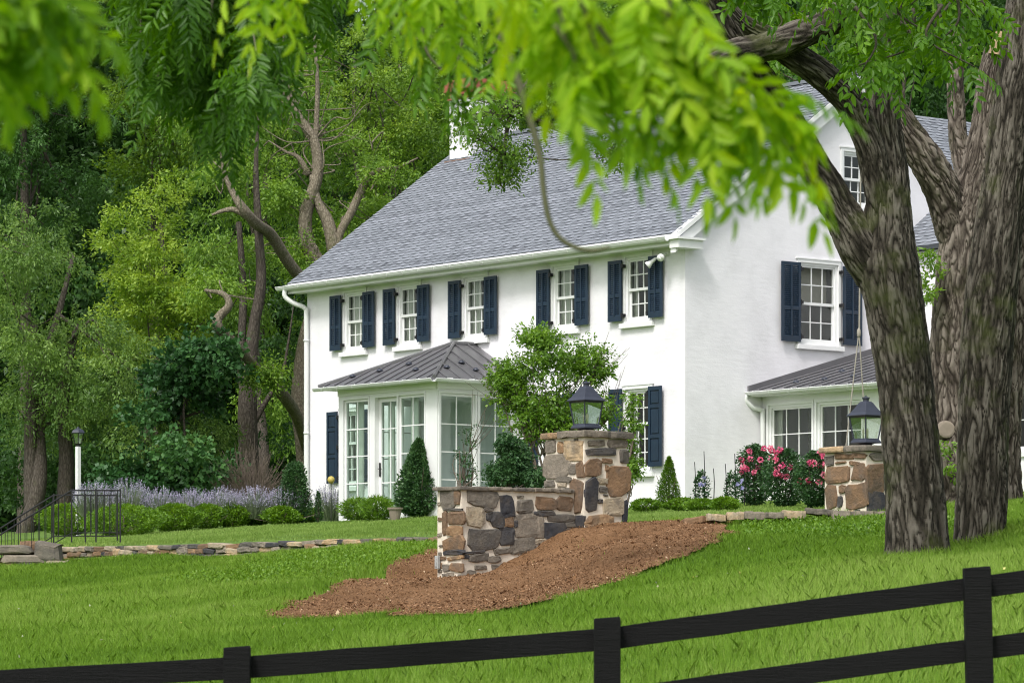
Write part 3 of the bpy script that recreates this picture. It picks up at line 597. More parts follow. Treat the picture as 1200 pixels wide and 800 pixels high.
# flood lights under the eave
mb = MB(); mb.box(FRONT, -.72, -.52, .004, .03, 7.93, 8.01); mb.tube([FRONT(-.66, .03, 7.97), FRONT(-.72, .12, 7.93), FRONT(-.80, .16, 7.86)], .016, 6); mb.tube([FRONT(-.58, .03, 7.97), FRONT(-.5, .14, 7.95), FRONT(-.44, .22, 7.9)], .016, 6)
fl = mb.build('floodlight_bracket', MT['gutter'], house)
def cone_head(p, q, r0, r1, name):
    mb = MB(); p, q = np.array(p), np.array(q); mb.tube([p, p+(q-p)*.15, p+(q-p)*.5, p+(q-p)*.85, q, q-(q-p)*.03], [r0*.6, r0, r0*1.2, r1*.95, r1, r1*.8], 14, 1); return mb.build(name, MT['trim'], fl, smooth=True)
cone_head(FRONT(-.78, .15, 7.89), FRONT(-.92, .30, 7.72), .035, .085, 'floodlight_head'); cone_head(FRONT(-.46, .2, 7.92), FRONT(-.33, .42, 7.84), .035, .085, 'floodlight_head')

# ---- sunroom in front of the wall
SD, SA0, SA1 = 2.29, -9.74, -5.91
SF = lambda s, d, z: W(s, -SD-d, z); SR = lambda s, d, z: W(SA1+d, s, z); SLf = lambda s, d, z: W(SA0-d, s, z)
so1 = [(-9.53, -8.55, 2.45, 5.12), (-8.30, -7.42, 2.45, 5.12), (-7.37, -6.37, 2.45, 5.12)]; so2 = [(-2.20, -1.20, 2.45, 5.12), (-1.08, -.08, 2.45, 5.12)]
mb = MB(); wall_grid(mb, SF, SA0, SA1, 2.2, 5.36, so1, .15); wall_grid(mb, SR, -SD, 0, 2.2, 5.36, so2, .15); wall_grid(mb, SLf, -SD, 0, 2.2, 5.36, so2, .15)
i3 = lambda s, d, z: W(s, -SD+.151-d, z)
wall_grid(mb, lambda s, d, z: W(s, -SD+.152, z), SA0+.15, SA1-.15, 2.2, 5.36, so1, 0); wall_grid(mb, lambda s, d, z: W(SA1-.152, s, z), -SD+.152, 0, 2.2, 5.36, so2, 0); wall_grid(mb, lambda s, d, z: W(SA0+.152, s, z), -SD+.152, 0, 2.2, 5.36, so2, 0)
mb.box(W, SA0+.155, SA1-.155, -SD+.155, -.003, 2.3, 2.44); mb.box(W, SA0+.155, SA1-.155, -SD+.155, -.003, 5.2, 5.3)
for k in ((SA0, 1), (SA1, -1)): pass
mb.build('sunroom_wall', MT['trim'], house)
def sun_window(mp, s0, s1, z0, z1, door=False):
    mb = MB(); d = -.03 if not door else -.12; e = .06 if not door else .10
    mb.box(mp, s0+.002, s0+e, d-.05, d, z0, z1-.002); mb.box(mp, s1-e, s1-.002, d-.05, d, z0, z1-.002); mb.box(mp, s0+e, s1-e, d-.05, d, z0, z0+.08); mb.box(mp, s0+e, s1-e, d-.05, d, z1-e, z1-.002)
    ms = (s0+s1)/2; mb.box(mp, ms-.013, ms+.013, d-.04, d-.008, z0+.08, z1-e)
    for k in range(1, 4):
        z = z1-e-(z1-e-z0-.08)*k/4
        mb.box(mp, s0+e, ms-.013, d-.04, d-.008, z-.013, z+.013); mb.box(mp, ms+.013, s1-e, d-.04, d-.008, z-.013, z+.013)
    if not door:
        c = .05
        mb.box(mp, s0-c, s0-.002, .002, .022, z0, z1+c); mb.box(mp, s1+.002, s1+c, .002, .022, z0, z1+c); mb.box(mp, s0-.001, s1+.001, .002, .022, z1+.002, z1+c)
    w = mb.build('glass_door' if door else 'sunroom_window', MT['trim'], house)
    mb = MB(); mb.quad(mp(s0+e-.01, d-.025, z0+.07), mp(s1-e+.01, d-.025, z0+.07), mp(s1-e+.01, d-.025, z1-e+.01), mp(s0+e-.01, d-.025, z1-e+.01)); mb.build('pane', MT['glass2'], w)
    return w
sun_window(SF, *so1[0]); dr = sun_window(SF, *so1[1], door=True); sun_window(SF, *so1[2])
for o_ in so2: sun_window(SR, *o_); sun_window(SLf, *o_)
mb = MB(); mb.box(SF, -8.27, -8.22, -.118, -.10, 3.30, 3.62); mb.tube([SF(-8.245, -.1, 3.48), SF(-8.245, -.06, 3.48), SF(-8.12, -.055, 3.47)], .011, 6); mb.build('door_handle', MT['iron'], dr)
# curtains inside the sunroom
mb = MB()
for s0, s1 in ((-9.45, -9.12), (-8.16, -7.92), (-7.28, -6.98), ):
    n = 16
    for k in range(n):
        a, b = s0+(s1-s0)*k/n, s0+(s1-s0)*(k+1)/n; da, db = -.30+.03*math.sin(k*2.1), -.30+.03*math.sin((k+1)*2.1)
        mb.quad(SF(a, da, 2.45), SF(b, db, 2.45), SF(b, db, 5.15), SF(a, da, 5.15))
mb.build('sunroom_curtain', MT['curtain'], house, smooth=True)
# sunroom roof, hipped standing seam
EZ = 5.44; e0, e1, eb = -10.07, -5.56, -2.64; pk = (-7.40, -.66, 6.40); pw = (-7.40, .0, 6.40)
def seam(mb, p, q, nrm=(0, 0, 1)): mb.tube([np.array(p)+(0, 0, .02), np.array(q)+(0, 0, .02)], .018, 4)
mb = MB(); fl_, fr_ = W(e0, eb, EZ), W(e1, eb, EZ); wl_, wr_ = W(e0, 0, EZ), W(e1, 0, EZ); P_, Q_ = W(*pk), W(*pw)
mb.quad(fl_, fr_, P_); mb.quad(fr_, wr_, Q_, P_); mb.quad(fl_, P_, Q_, wl_); mb.quad(fl_, fr_, wr_, wl_)
mb.box(W, e0, e1, eb, eb+.02, EZ-.05, EZ-.002); mb.box(W, e1-.02, e1, eb+.02, 0, EZ-.05, EZ-.002); mb.box(W, e0, e0+.02, eb+.02, 0, EZ-.05, EZ-.002)
sr = mb.build('sunroom_roof', MT['metal'], house)
mb = MB()
for p, q in ((fl_, P_), (fr_, P_), (P_, Q_)): mb.tube([np.array(p)+(0, 0, .02), np.array(q)+(0, 0, .02)], .045, 6)
mb.build('hip_cap', MT['metal'], sr)
mb = MB()
a = e0+.25
while a < e1:
    f = (a-e0)/(pk[0]-e0) if a < pk[0] else (e1-a)/(e1-pk[0]); seam(mb, W(a, eb, EZ), W(a, eb+(pk[1]-eb)*f, EZ+(pk[2]-EZ)*f)); a += .40
b = eb+.35
while b < 0:
    f = min(1, (b-eb)/(pk[1]-eb)); seam(mb, W(e1, b, EZ), W(e1+(pk[0]-e1)*f, b, EZ+(pk[2]-EZ)*f)); seam(mb, W(e0, b, EZ), W(e0+(pk[0]-e0)*f, b, EZ+(pk[2]-EZ)*f)); b += .40
mb.build('standing_seam', MT['metal'], sr)
def guard(mp3): 
    m_ = MB(); m_.ring(mp3, [(.001, 0), (.08, 0), (.08, .02), (.04, .06), (.001, .07)], 12); m_.build('snow_guard', MT['lantern'], sr, smooth=True)
for a, b in ((-9.3, -2.2), (-8.5, -2.0), (-7.7, -1.75), (-6.9, -2.15)):
    z = EZ+(pk[2]-EZ)*(b-eb)/(pk[1]-eb)+.01; c = W(a, b, z); guard(lambda x, y, zz, c=c: (c[0]+x, c[1]+y, c[2]+zz))
for a, b in ((-6.05, -1.9), (-6.35, -1.25), (-6.0, -1.1), (-6.05, -.35)):
    z = EZ+(pk[2]-EZ)*(e1-a)/(e1-pk[0])+.01; c = W(a, b, z); guard(lambda x, y, zz, c=c: (c[0]+x, c[1]+y, c[2]+zz))
gutter('sunroom_gutter', lambda s, d, z: W(s, eb-d, z), e0-.12, e1+.02, .03, EZ-.03, .07)
gutter('sunroom_gutter', lambda s, d, z: W(e1+d, s, z), eb, -.02, .03, EZ-.031, .07)
mb = MB(); mb.box(W, e0+.03, e1-.03, eb+.025, -.003, 5.362, 5.385); mb.box(SF, SA0, SA1, .002, .03, 5.22, 5.36); mb.box(SR, -SD, 0, .002, .03, 5.22, 5.36); mb.build('sunroom_soffit', MT['trim'], house)

# ---- low side wing
WB, WL = 2.26, 9.0; WF = lambda s, d, z: W(s, WB-d, z)
wo = [(.22, 1.62, 3.4, 4.70), (1.77, 3.17, 3.4, 4.70), (4.4, 5.8, 3.4, 4.70), (6.6, 8.0, 3.4, 4.7)]
mb = MB(); wall_grid(mb, WF, .002, WL, 1.9, 4.93, wo, .12); mb.quad(W(WL, WB, 1.9), W(WL, 6.5, 1.9), W(WL, 6.5, 6.15), W(WL, WB, 4.93)); mb.build('wing_wall', MT['trim'], house)
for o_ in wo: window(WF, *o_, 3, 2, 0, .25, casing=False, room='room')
mb = MB()
for o_ in wo: mb.box(WF, o_[0]-.08, o_[1]+.08, .002, .05, 3.30, 3.395); mb.box(WF, o_[0]-.06, o_[0]-.002, .002, .03, 3.4, 4.76); mb.box(WF, o_[1]+.002, o_[1]+.06, .002, .03, 3.4, 4.76); mb.box(WF, o_[0], o_[1], .002, .03, 4.702, 4.76)
mb.build('wing_casing', MT['trim'], house)
wz = lambda b: 5.02+.262*(b-1.85)
mb = MB(); mb.prism(lambda s, d, z: W(d, s, z), [(1.85, wz(1.85)-.04), (1.85, wz(1.85)), (6.5, wz(6.5)), (6.5, wz(6.5)-.04)], .003, WL+.2)
wr = mb.build('wing_roof', MT['metal'], house)
mb = MB(); s = .35
while s < WL: seam(mb, W(s, 1.86, wz(1.86)), W(s, 6.5, wz(6.5))); s += .40
mb.build('standing_seam', MT['metal'], wr)
mb = MB(); mb.prism(lambda s, d, z: W(d, s, z), [(1.82, wz(1.82)-.02), (1.82, wz(1.82)+.12), (6.5, wz(6.5)+.14), (6.5, wz(6.5)-.02)], .004, .06); mb.build('wall_flashing', MT['metal'], wr)
for a, b in ((.95, 2.4), (1.75, 2.5), (2.55, 2.6), (1.35, 3.4)):
    c = W(a, b, wz(b)+.01); m_ = MB(); m_.ring(lambda x, y, zz, c=c: (c[0]+x, c[1]+y, c[2]+zz), [(.001, 0), (.08, 0), (.08, .02), (.04, .06), (.001, .07)], 12); m_.build('snow_guard', MT['lantern'], wr, smooth=True)
gutter('wing_gutter', lambda s, d, z: W(s, 1.85-d, z), -.22, WL, .03, 4.99, .07)
mb = MB(); mb.box(W, .003, WL, 1.87, WB-.004, 4.90, 4.925); mb.build('wing_soffit', MT['trim'], house)
mb = MB(); mb.tube([W(-.02, 1.8, 4.93), W(-.02, 1.8, 4.80), W(.03, 1.98, 4.66), W(.10, 2.16, 4.60), W(.11, 2.18, 4.4), W(.11, 2.18, 2.2)], .055, 10, 4); mb.build('downspout', MT['gutter'], house, smooth=True)
# ---- taller rear side wing and rear ell
mb = MB(); mb.box(W, .003, 8.5, 6.52, 9.9, 1.9, 8.35); mb.prism(lambda s, d, z: W(d, s, z), [(6.52, 8.351), (9.9, 8.351), (8.2, 9.7)], 8.44, 8.5); mb.build('rear_wing_wall', MT['stucco'], house)
mb = MB(); shingle_slope(mb, .003, 8.8, 6.2, 8.2, 8.42, 9.9, r_); shingle_slope(mb, .003, 8.8, 10.2, 8.2, 8.42, 9.9, r_); mb.build('rear_wing_roof', MT['shingle'], house)
rww = lambda s, d, z: W(s, 6.52-d, z)
mb = MB(); mb.box(W, -11, -.05, B1+.003, 20, 1.9, 8.0); mb.build('rear_ell_wall', MT['stucco'], house)
mb = MB(); ell = lambda s, d, z: W(d, s, z)
shingle_slope(mb, 8.0, 20.2, .3, -5.3, 8.45, 12.62, r_, ell); shingle_slope(mb, 8.0, 20.2, -11.2, -5.3, 8.45, 12.62, r_, ell); mb.build('rear_ell_roof', MT['shingle'], house)

# ------------------------------------------------------------------ stone work
def stone(mb, mp, s, z, w, h, tone, rng, depth=.03, sq=None, n=11, base=-.02, rot=None):
    n = int(rng.integers(7, 11)) if sq is None else n; sq = rng.uniform(.35, 1.6) if sq is None else sq; w *= 1.15; h *= 1.15
    th = np.arange(n)*2*math.pi/n+rng.uniform(0, .9)+rng.normal(0, .13, n); rot = rng.normal(0, .06) if rot is None else rot
    ex = 2/(2+3*sq); cx, cy = np.sign(np.cos(th))*np.abs(np.cos(th))**ex, np.sign(np.sin(th))*np.abs(np.sin(th))**ex
    r = 1+rng.normal(0, .07, n); cx, cy = cx*r*w/2, cy*r*h/2; cx, cy = cx*math.cos(rot)-cy*math.sin(rot), cx*math.sin(rot)+cy*math.cos(rot)
    V = []; tilt = rng.normal(0, .12, 2)
    for f, d in ((1.0, base), (1.0, depth*.45), (.94, depth*.85), (.6, depth*1.0)):
        for k in range(n): V.append(mp(s+cx[k]*f, d+(tilt[0]*cx[k]+tilt[1]*cy[k])*.25*(d > 0)+rng.normal(0, .0035), z+cy[k]*f))
    Fs = [(j*n+k, j*n+(k+1) % n, (j+1)*n+(k+1) % n, (j+1)*n+k) for j in range(3) for k in range(n)]+[tuple(range(3*n, 4*n))]
    mb.add(V, Fs, tone)
def fillers(mb, mp, s0, s1, z0, z1, lst, rng, size=.19, gap=.02, pal=None, tries=900):
    """pack small stones into what the big ones leave free"""
    occ = [(a, b, c/2, d/2) for a, b, c, d in lst]
    for _ in range(tries):
        w = size*rng.uniform(.4, 1.2); h = w*rng.uniform(.3, .8); s = rng.uniform(s0+w/2+.01, s1-w/2-.01) if s1-s0 > w+.03 else None
        if s is None or z1-z0 < h+.02: continue
        z = rng.uniform(z0+h/2, z1-h/2-.005)
        if any(abs(s-a) < c+w/2+gap*.8 and abs(z-b) < d+h/2+gap*.8 for a, b, c, d in occ): continue
        occ.append((s, z, w/2, h/2)); stone(mb, mp, s, z, w, h, float(rng.choice(pal or [.08, .2, .28, .4, .55, .76, .9])), rng, .02)
def masonry(name, root, faces, body, caps, rng):
    mb = MB(); body(mb); w = mb.build('mortar_core', MT['mortar'], root)
    mb = MB()
    for mp, s0, s1, z0, z1, lst in faces:
        for (s, z, ww, hh, t) in lst: stone(mb, mp, s, z, ww, hh, t, rng)
        fillers(mb, mp, s0, s1, z0, z1, [l[:4] for l in lst], rng)
    mb.build('face_stones', MT['stone'], root, smooth=False)
    mb = MB(); caps(mb); mb.build('cap_stones', MT['stone'], root)
def slab(mb, mp, s0, s1, d0, d1, z0, z1, tone, rng, n=6):
    P = []
    for k in range(n): P.append((s0+(s1-s0)*k/n, d0+rng.normal(0, .012)))
    for k in range(n): P.append((s1+rng.normal(0, .008), d0+(d1-d0)*k/n))
    for k in range(n): P.append((s1+(s0-s1)*k/n, d1+rng.normal(0, .012)))
    for k in range(n): P.append((s0+rng.normal(0, .008), d1+(d0-d1)*k/n))
    P = np.array(P); c = P.mean(0); m = len(P); V = []
    for f, z in ((.985, z0), (1, z0+(z1-z0)*.3), (1, z0+(z1-z0)*.75), (.97, z1)): V += [mp(*(c+(p-c)*f), z+rng.normal(0, .004)) for p in P]
    mb.add(V, [tuple(range(m))[::-1]]+[(j*m+k, j*m+(k+1) % m, (j+1)*m+(k+1) % m, (j+1)*m+k) for j in range(3) for k in range(m)]+[tuple(range(3*m, 4*m))], tone)
# local frames: pillar K corner; s runs along +u or +v
def KF(K): return (lambda a, b, z: (K[0]+a*HU[0]+b*HV[0], K[1]+a*HU[1]+b*HV[1], z))
K1 = KF(KP); Lf = lambda s, d, z: K1(s, -d, z); Rf = lambda s, d, z: K1(d, s, z)     # left face: s in [-.97,0]; right face: s in [0,.87]
def conv_front(lst, K, sc, ox, oy, cr, a_off=0, b_off=0):     # zoomed-crop boxes -> metres on a face along u
    out = []
    for (cx, cy, w, h, t) in lst:
        x = ox+cx/sc; y = oy+cy/sc; q = F/K[1]
        out.append(((x-cr)/(q*.62), (725-y)/q, w/sc/(q*.62), h/sc/q, t))
    return out
def conv_side(lst, K, sc, ox, oy, cr):
    out = []
    for (cx, cy, w, h, t) in lst:
        x = ox+cx/sc; y = oy+cy/sc; q = F/K[1]; s = (x-cr)/(q*.77)
        Yq = K[1]+s*.62; out.append((s, (725-y)/F*Yq, w/sc/(q*.77), h/sc/F*Yq, t))
    return out
pl = conv_front([(150, 175, 62, 78, .30), (218, 185, 36, 74, .74), (303, 212, 112, 110, .58), (190, 310, 160, 148, .36), (293, 335, 40, 66, .28), (235, 400, 105, 34, .3), (145, 428, 62, 44, .26),
                 (225, 437, 55, 28, .45), (322, 515, 80, 215, .94), (340, 690, 55, 78, .05), (345, 345, 50, 110, .92)], KP, 5.714, 620, 490, 685)
pr = conv_side([(450, 165, 105, 40, .30), (590, 170, 135, 46, .30), (483, 225, 185, 44, .14), (425, 333, 100, 125, .88), (520, 284, 62, 30, .86), (518, 330, 18, 34, .8), (640, 255, 54, 78, .22), (598, 412, 140, 178, .80),
                (413, 515, 82, 215, .06), (560, 592, 128, 110, .50), (642, 625, 30, 135, .02), (468, 688, 178, 82, .72), (490, 420, 62, 38, .48)], KP, 5.714, 620, 490, 685)
rs = np.random.default_rng(11)
pil = thing('stone_pillar', at((PC[0], PC[1], 1.3), HROT), 'square fieldstone pillar with flat cap and cream mortar in full view behind the mulch bed', 'pillar')
def bodyp(mb): mb.box(K1, -.965, 0, 0, .87, .9, 2.86)
def capsp(mb):
    slab(mb, K1, -1.04, -.60, -.07, .95, 2.865, 2.955, .70, rs); slab(mb, K1, -.595, .08, -.075, .40, 2.865, 2.97, .34, rs); slab(mb, K1, -.59, .075, .405, .95, 2.86, 2.965, .24, rs)
masonry('pillar', pil, [(Lf, -.965, 0, 1.35, 2.85, pl), (Rf, 0, .87, 1.35, 2.85, pr)], bodyp, capsp, rs)
# low wall running from the pillar towards the viewer
LA1, LA0, LB0 = -.22, -.83, -2.27
K2 = lambda a, b, z: K1(a, b, z); LWr = lambda s, d, z: K1(LA1+d, s, z); LWe = lambda s, d, z: K1(s, LB0-d, z)
kk = np.array(K1(LA1, LB0, 0)); xk = 600+kk[0]/kk[1]*F
def cs(lst):
    out = []
    for (cx, cy, w, h, t) in lst:
        x = 500+cx/3.81; y = 490+cy/3.81; r = (x-600)/F; P = np.array(K1(LA1, 0, 0)); s = (r*P[1]-P[0])/(HV[0]-r*HV[1]); Yq = P[1]+s*HV[1]
        out.append((s, (725-y)/F*Yq, w/3.81/(F/Yq*.78), h/3.81/F*Yq, t))
    return out
def ce(lst):
    out = []
    for (cx, cy, w, h, t) in lst:
        x = 500+cx/3.81; y = 490+cy/3.81; q = F/kk[1]; out.append((LA1+(x-xk)/(q*.63), (725-y)/q, w/3.81/(q*.63), h/3.81/q, t))
    return out
lr = cs([(245, 355, 126, 72, .28), (215, 440, 74, 84, .50), (275, 405, 42, 22, .26), (358, 392, 56, 84, .03), (440, 392, 74, 54, .27), (533, 380, 82, 54, .86), (618, 382, 72, 60, .95), (522, 426, 88, 26, .13), (598, 446, 112, 34, .24), (283, 438, 34, 36, .12),
         (317, 452, 56, 68, .13), (366, 461, 36, 46, .85), (255, 540, 132, 86, .2), (357, 525, 60, 74, .10), (460, 480, 122, 104, .36), (570, 508, 92, 76, .06), (636, 475, 44, 24, .24), (430, 568, 98, 60, .3), (340, 592, 74, 26, .28), (232, 622, 78, 36, .26), (300, 630, 54, 28, .3),
         (505, 547, 54, 20, .45), (215, 597, 72, 12, .1), (200, 690, 34, 22, .3), (240, 665, 46, 20, .3), (395, 470, 14, 30, .12)])
le = ce([(97, 355, 62, 84, .28), (138, 352, 26, 60, .9), (133, 444, 68, 54, .92), (80, 465, 20, 100, .9), (128, 500, 62, 44, .74), (118, 560, 92, 62, .8), (118, 597, 88, 22, .04), (128, 622, 66, 16, .72), (135, 665, 58, 34, .82), (120, 405, 80, 12, .2), (160, 708, 34, 26, .3), (105, 700, 30, 24, .4)])
lw = thing('low_stone_wall', at(K1(-.5, -1.2, .9), HROT), 'short mortared fieldstone wall stepping down from the lantern pillar into brown mulch', 'wall')
def bodyl(mb): mb.box(K1, LA0, LA1, LB0, -.003, -.2, 1.985)
def capsl(mb):
    b = LB0-.06
    for k, L in enumerate((.55, .5, .42, .48, .38)):
        e = min(b+L, -.03); slab(mb, K1, LA0-.05, LA1+.05, b, e-.008, 1.987+rs.normal(0, .002), 2.045+rs.normal(0, .006), [.28, .34, .24, .36, .3][k], rs); b += L
masonry('low', lw, [(LWr, LB0, -.0, .35, 1.93, lr), (LWe, LA0, LA1, .35, 1.93, le)], bodyl, capsl, rs)
mb = MB(); bx = lambda s, d, z: LWe(s, d, z); mb.box(bx, -.80, -.72, .03, .08, .78, .98); mb.box(bx, -.785, -.735, .08, .092, .81, .95)
mb.build('outlet_box', MT['box'], None, origin=LWe(-.76, .03, .78), bevel=.006, label='small grey weatherproof outlet box fixed low on the end of the fieldstone wall', cat='outlet box')
MB_ = MB(); p0 = K1(LA0+.1, LB0-.1, 0); g = lambda x, y, dz: (x, y, float(L_h(x, y))+dz)
MB_.tube([g(p0[0]+.0, p0[1], .05), g(p0[0]-.2, p0[1]-.25, .07), g(p0[0]-.42, p0[1]-.6, .055)], .045, 12, 3); MB_.build('drain_pipe', MT['hose'], None, origin=g(p0[0]-.2, p0[1]-.25, 0), smooth=True, label='short black drain pipe lying on the mulch at the foot of the wall', cat='pipe')
# second pillar
K3 = KF(P2K); Lf3 = lambda s, d, z: K3(s, -d, z); Rf3 = lambda s, d, z: K3(d, s, z)
p2l = conv_front([(78, 415, 40, 52, .22), (155, 393, 76, 28, .88), (228, 393, 60, 28, .9), (135, 425, 50, 12, .86), (205, 433, 46, 22, .9), (122, 492, 118, 88, .82), (90, 613, 50, 122, .86), (144, 572, 36, 40, .84), (133, 643, 22, 58, .14), (228, 482, 52, 94, .9), (210, 615, 94, 132, .84), (177, 490, 8, 70, .9)], P2K, 4.71, 960, 450, 1015)
p2r = [(.2, 1.95+.28, .38, .42, .9), (.22, 1.78, .34, .5, .05), (.6, 2.1, .36, .4, .3), (.62, 1.7, .4, .3, .75), (.3, 2.58, .4, .12, .3), (.7, 2.5, .3, .2, .9)]
pil2 = thing('stone_pillar', at((P2C[0], P2C[1], 1.6), HROT), 'square fieldstone pillar half hidden by the forked tree trunk beside the rose bushes', 'pillar')
def bodyq(mb): mb.box(K3, -.95, 0, 0, .9, 1.2, 2.66)
def capsq(mb): slab(mb, K3, -1.03, -.45, -.08, .98, 2.665, 2.755, .62, rs); slab(mb, K3, -.445, .08, -.08, .98, 2.665, 2.76, .30, rs)
masonry('pillar2', pil2, [(Lf3, -.95, 0, 1.7, 2.65, p2l), (Rf3, 0, .9, 1.7, 2.65, p2r)], bodyq, capsq, rs)
# lanterns
def lantern(base, label):
    root = thing('lantern', at(base, HROT), label, 'lantern', 'pillar lanterns')
    mp = lambda a, b, z: (base[0]+a*HU[0]+b*HV[0], base[1]+a*HU[1]+b*HV[1], base[2]+z*1.10)
    def sqprof(mb, prof):
        V = [mp(r*x, r*y, z) for r, z in prof for x, y in ((-1, -1), (1, -1), (1, 1), (-1, 1))]
        mb.add(V, [(j*4+k, j*4+(k+1) % 4, (j+1)*4+(k+1) % 4, (j+1)*4+k) for j in range(len(prof)-1) for k in range(4)]+[(3, 2, 1, 0), tuple(range(4*len(prof)-4, 4*len(prof)))])
    mb = MB(); sqprof(mb, [(.07, 0), (.07, .035), (.10, .05), (.175, .055), (.175, .075), (.15, .11)]); mb.build('base', MT['lantern'], root, bevel=.003)
    mb = MB(); b0, b1, z0, z1 = .140, .188, .112, .435
    for x, y in ((-1, -1), (1, -1), (1, 1), (-1, 1)): mb.tube([mp(x*b0, y*b0, z0), mp(x*b1, y*b1, z1)], .011, 4)
    for r, z in ((b0, z0), (b1, z1)):
        for p, q in (((-1, -1), (1, -1)), ((1, -1), (1, 1)), ((1, 1), (-1, 1)), ((-1, 1), (-1, -1))): mb.tube([mp(p[0]*r, p[1]*r, z), mp(q[0]*r, q[1]*r, z)], .012, 4)
    mb.build('frame', MT['lantern'], root)
    mb = MB()
    for p, q in (((-1, -1), (1, -1)), ((1, -1), (1, 1)), ((1, 1), (-1, 1)), ((-1, 1), (-1, -1))): mb.quad(mp(p[0]*b0*.97, p[1]*b0*.97, z0), mp(q[0]*b0*.97, q[1]*b0*.97, z0), mp(q[0]*b1*.97, q[1]*b1*.97, z1), mp(p[0]*b1*.97, p[1]*b1*.97, z1))
    mb.build('glass_panels', MT['lampglass'], root)
    mb = MB(); sqprof(mb, [(.192, .436), (.222, .452), (.222, .462), (.175, .505), (.125, .575), (.085, .64), (.06, .665)]); mb.build('roof', MT['lantern'], root, bevel=.004)
    mb = MB(); mb.ring(mp, [(.001, .666), (.048, .666), (.048, .70), (.062, .705), (.062, .725), (.03, .732), (.012, .738), (.012, .752), (.001, .755)], 16); mb.build('vent_cap', MT['lantern'], root, smooth=False)
    for x, y in ((.04, 0), (-.03, .035), (-.02, -.04)):
        mb = MB(); mb.ring(lambda a, b, z, x=x, y=y: mp(a+x, b+y, z), [(.001, .112), (.011, .112), (.011, .20), (.016, .225), (.012, .25), (.001, .28)], 8); mb.build('candle_lamp', MT['bulb'], root, smooth=True)
    return root
lantern((PC[0], PC[1], 2.965), 'tapered dark metal lantern on the pillar behind the mulch bed'); lantern((P2C[0], P2C[1], 2.757), 'tapered dark metal lantern on the pillar beside the forked tree trunk')

# dry stone retaining wall along the terrace edge
rw = np.random.default_rng(21); mb = MB()
for row in range(4):
    X = -9.62+rw.uniform(0, .2)
    while X < -1.15:
        L = rw.uniform(.16, .5); hh = .095
        Y0, Y1 = edge_y(X), edge_y(X+L*.62); top = float(T_h(X, Y0)); z0 = top-.03-(row+1)*hh+rw.normal(0, .008); z1 = z0+hh*rw.uniform(.75, 1.0)
        if row == 1 and rw.random() < .12: z1 += hh*.5
        P = np.array([X, Y0]); D = np.array([Y1-Y0, -(L*.62)]); Dn = np.array([L*.62, Y1-Y0]); Dn /= np.linalg.norm(Dn); Nn = np.array([Dn[1], -Dn[0]])
        if Nn[1] > 0: Nn = -Nn
        o_ = rw.normal(.02+.01*row, .02)
        mpz = lambda s, d, z, P=P, Dn=Dn, Nn=Nn: (P[0]+s*Dn[0]+d*Nn[0], P[1]+s*Dn[1]+d*Nn[1], z)
        if float(L_h(X, Y0-.3)) < z1: stone(mb, mpz, L/2, (z0+z1)/2, L*.97, z1-z0, float(rw.choice([.08, .14, .25, .3, .4, .5, .55, .62, .74, .8, .9])), rw, .05+o_, .8, 12, -.25)
        X += L*.62
mb.build('retaining_wall', MT['stone2'], None, origin=(-5, float(edge_y(-5)), 1.2), label='low dry stone retaining wall holding up the terrace lawn', cat='wall')
# flat edging stones right of the mulch
mb = MB(); x = 800.
while x < 975:
    w = rw.uniform(16, 42); yy = np.interp(x, [800, 860, 920, 975], [612, 607, 606, 596]); c = px(x+w/2, yy, 55.0-.3*(x-800)/175)
    jy, tz = rw.normal(0, .09), rw.normal(0, .10)
    sl2 = lambda s, d, z, c=c, jy=jy, tz=tz: (c[0]+s, c[1]+d+s*.15-.25+jy, c[2]+z+s*tz-.02)
    slab(mb, sl2, -w/150, w/150-.01, -.2, .25, 0, rw.uniform(.06, .12), float(rw.choice([.08, .14, .25, .36, .45, .55, .8])), rw); x += w
for cx, wd in ((985, 22), (1010, 24), (1035, 24)):
    c = px(cx, 603, 54.5); slab(mb, lambda s, d, z, c=c: (c[0]+s, c[1]+d, c[2]+z-.1), -wd/150, wd/150-.01, -.3, .2, -.1, .15, float(rw.choice([.2, .36, .5])), rw)
mb.build('stone_edging', MT['stone2'], None, origin=px(880, 612, 55), label='row of flat weathered edging stones between mulch bed and right pillar', cat='stone edging')

# ------------------------------------------------------------------ steps, railing and lamp post at the left
TZ0 = 1.50
st = thing('stone_steps', at((-9.3, 67.5, .6)), 'rough stone garden steps with a block cheek wall at the left edge', 'steps')
mb = MB()
for k in range(5):
    slab(mb, lambda s, d, z: (s, d, z), -9.0-.32*(k+1), -9.0-.32*k+.03, 66.2, 68.6, TZ0-.16*(k+1)-.14, TZ0-.16*k-.02, .86+.05*(k % 2), rw)
mb.build('tread', MT['stone2'], st)
mb = MB()
for (x0, x1, z0, z1, t) in ((-9.75, -9.4, .55, .98, .84), (-9.4, -9.0, .6, 1.0, .12), (-9.6, -8.75, 1.0, 1.16, .36), (-9.95, -9.1, 1.18, 1.34, .30), (-9.0, -8.55, 1.03, 1.38, .26), (-8.8, -8.4, .7, 1.05, .5)):
    stone(mb, lambda s, d, z: (s, 66.1-d, z), (x0+x1)/2, (z0+z1)/2+.05, x1-x0, z1-z0, t, rw, .2, 1.2, base=-.3)
mb.build('cheek_block', MT['stone2'], st)
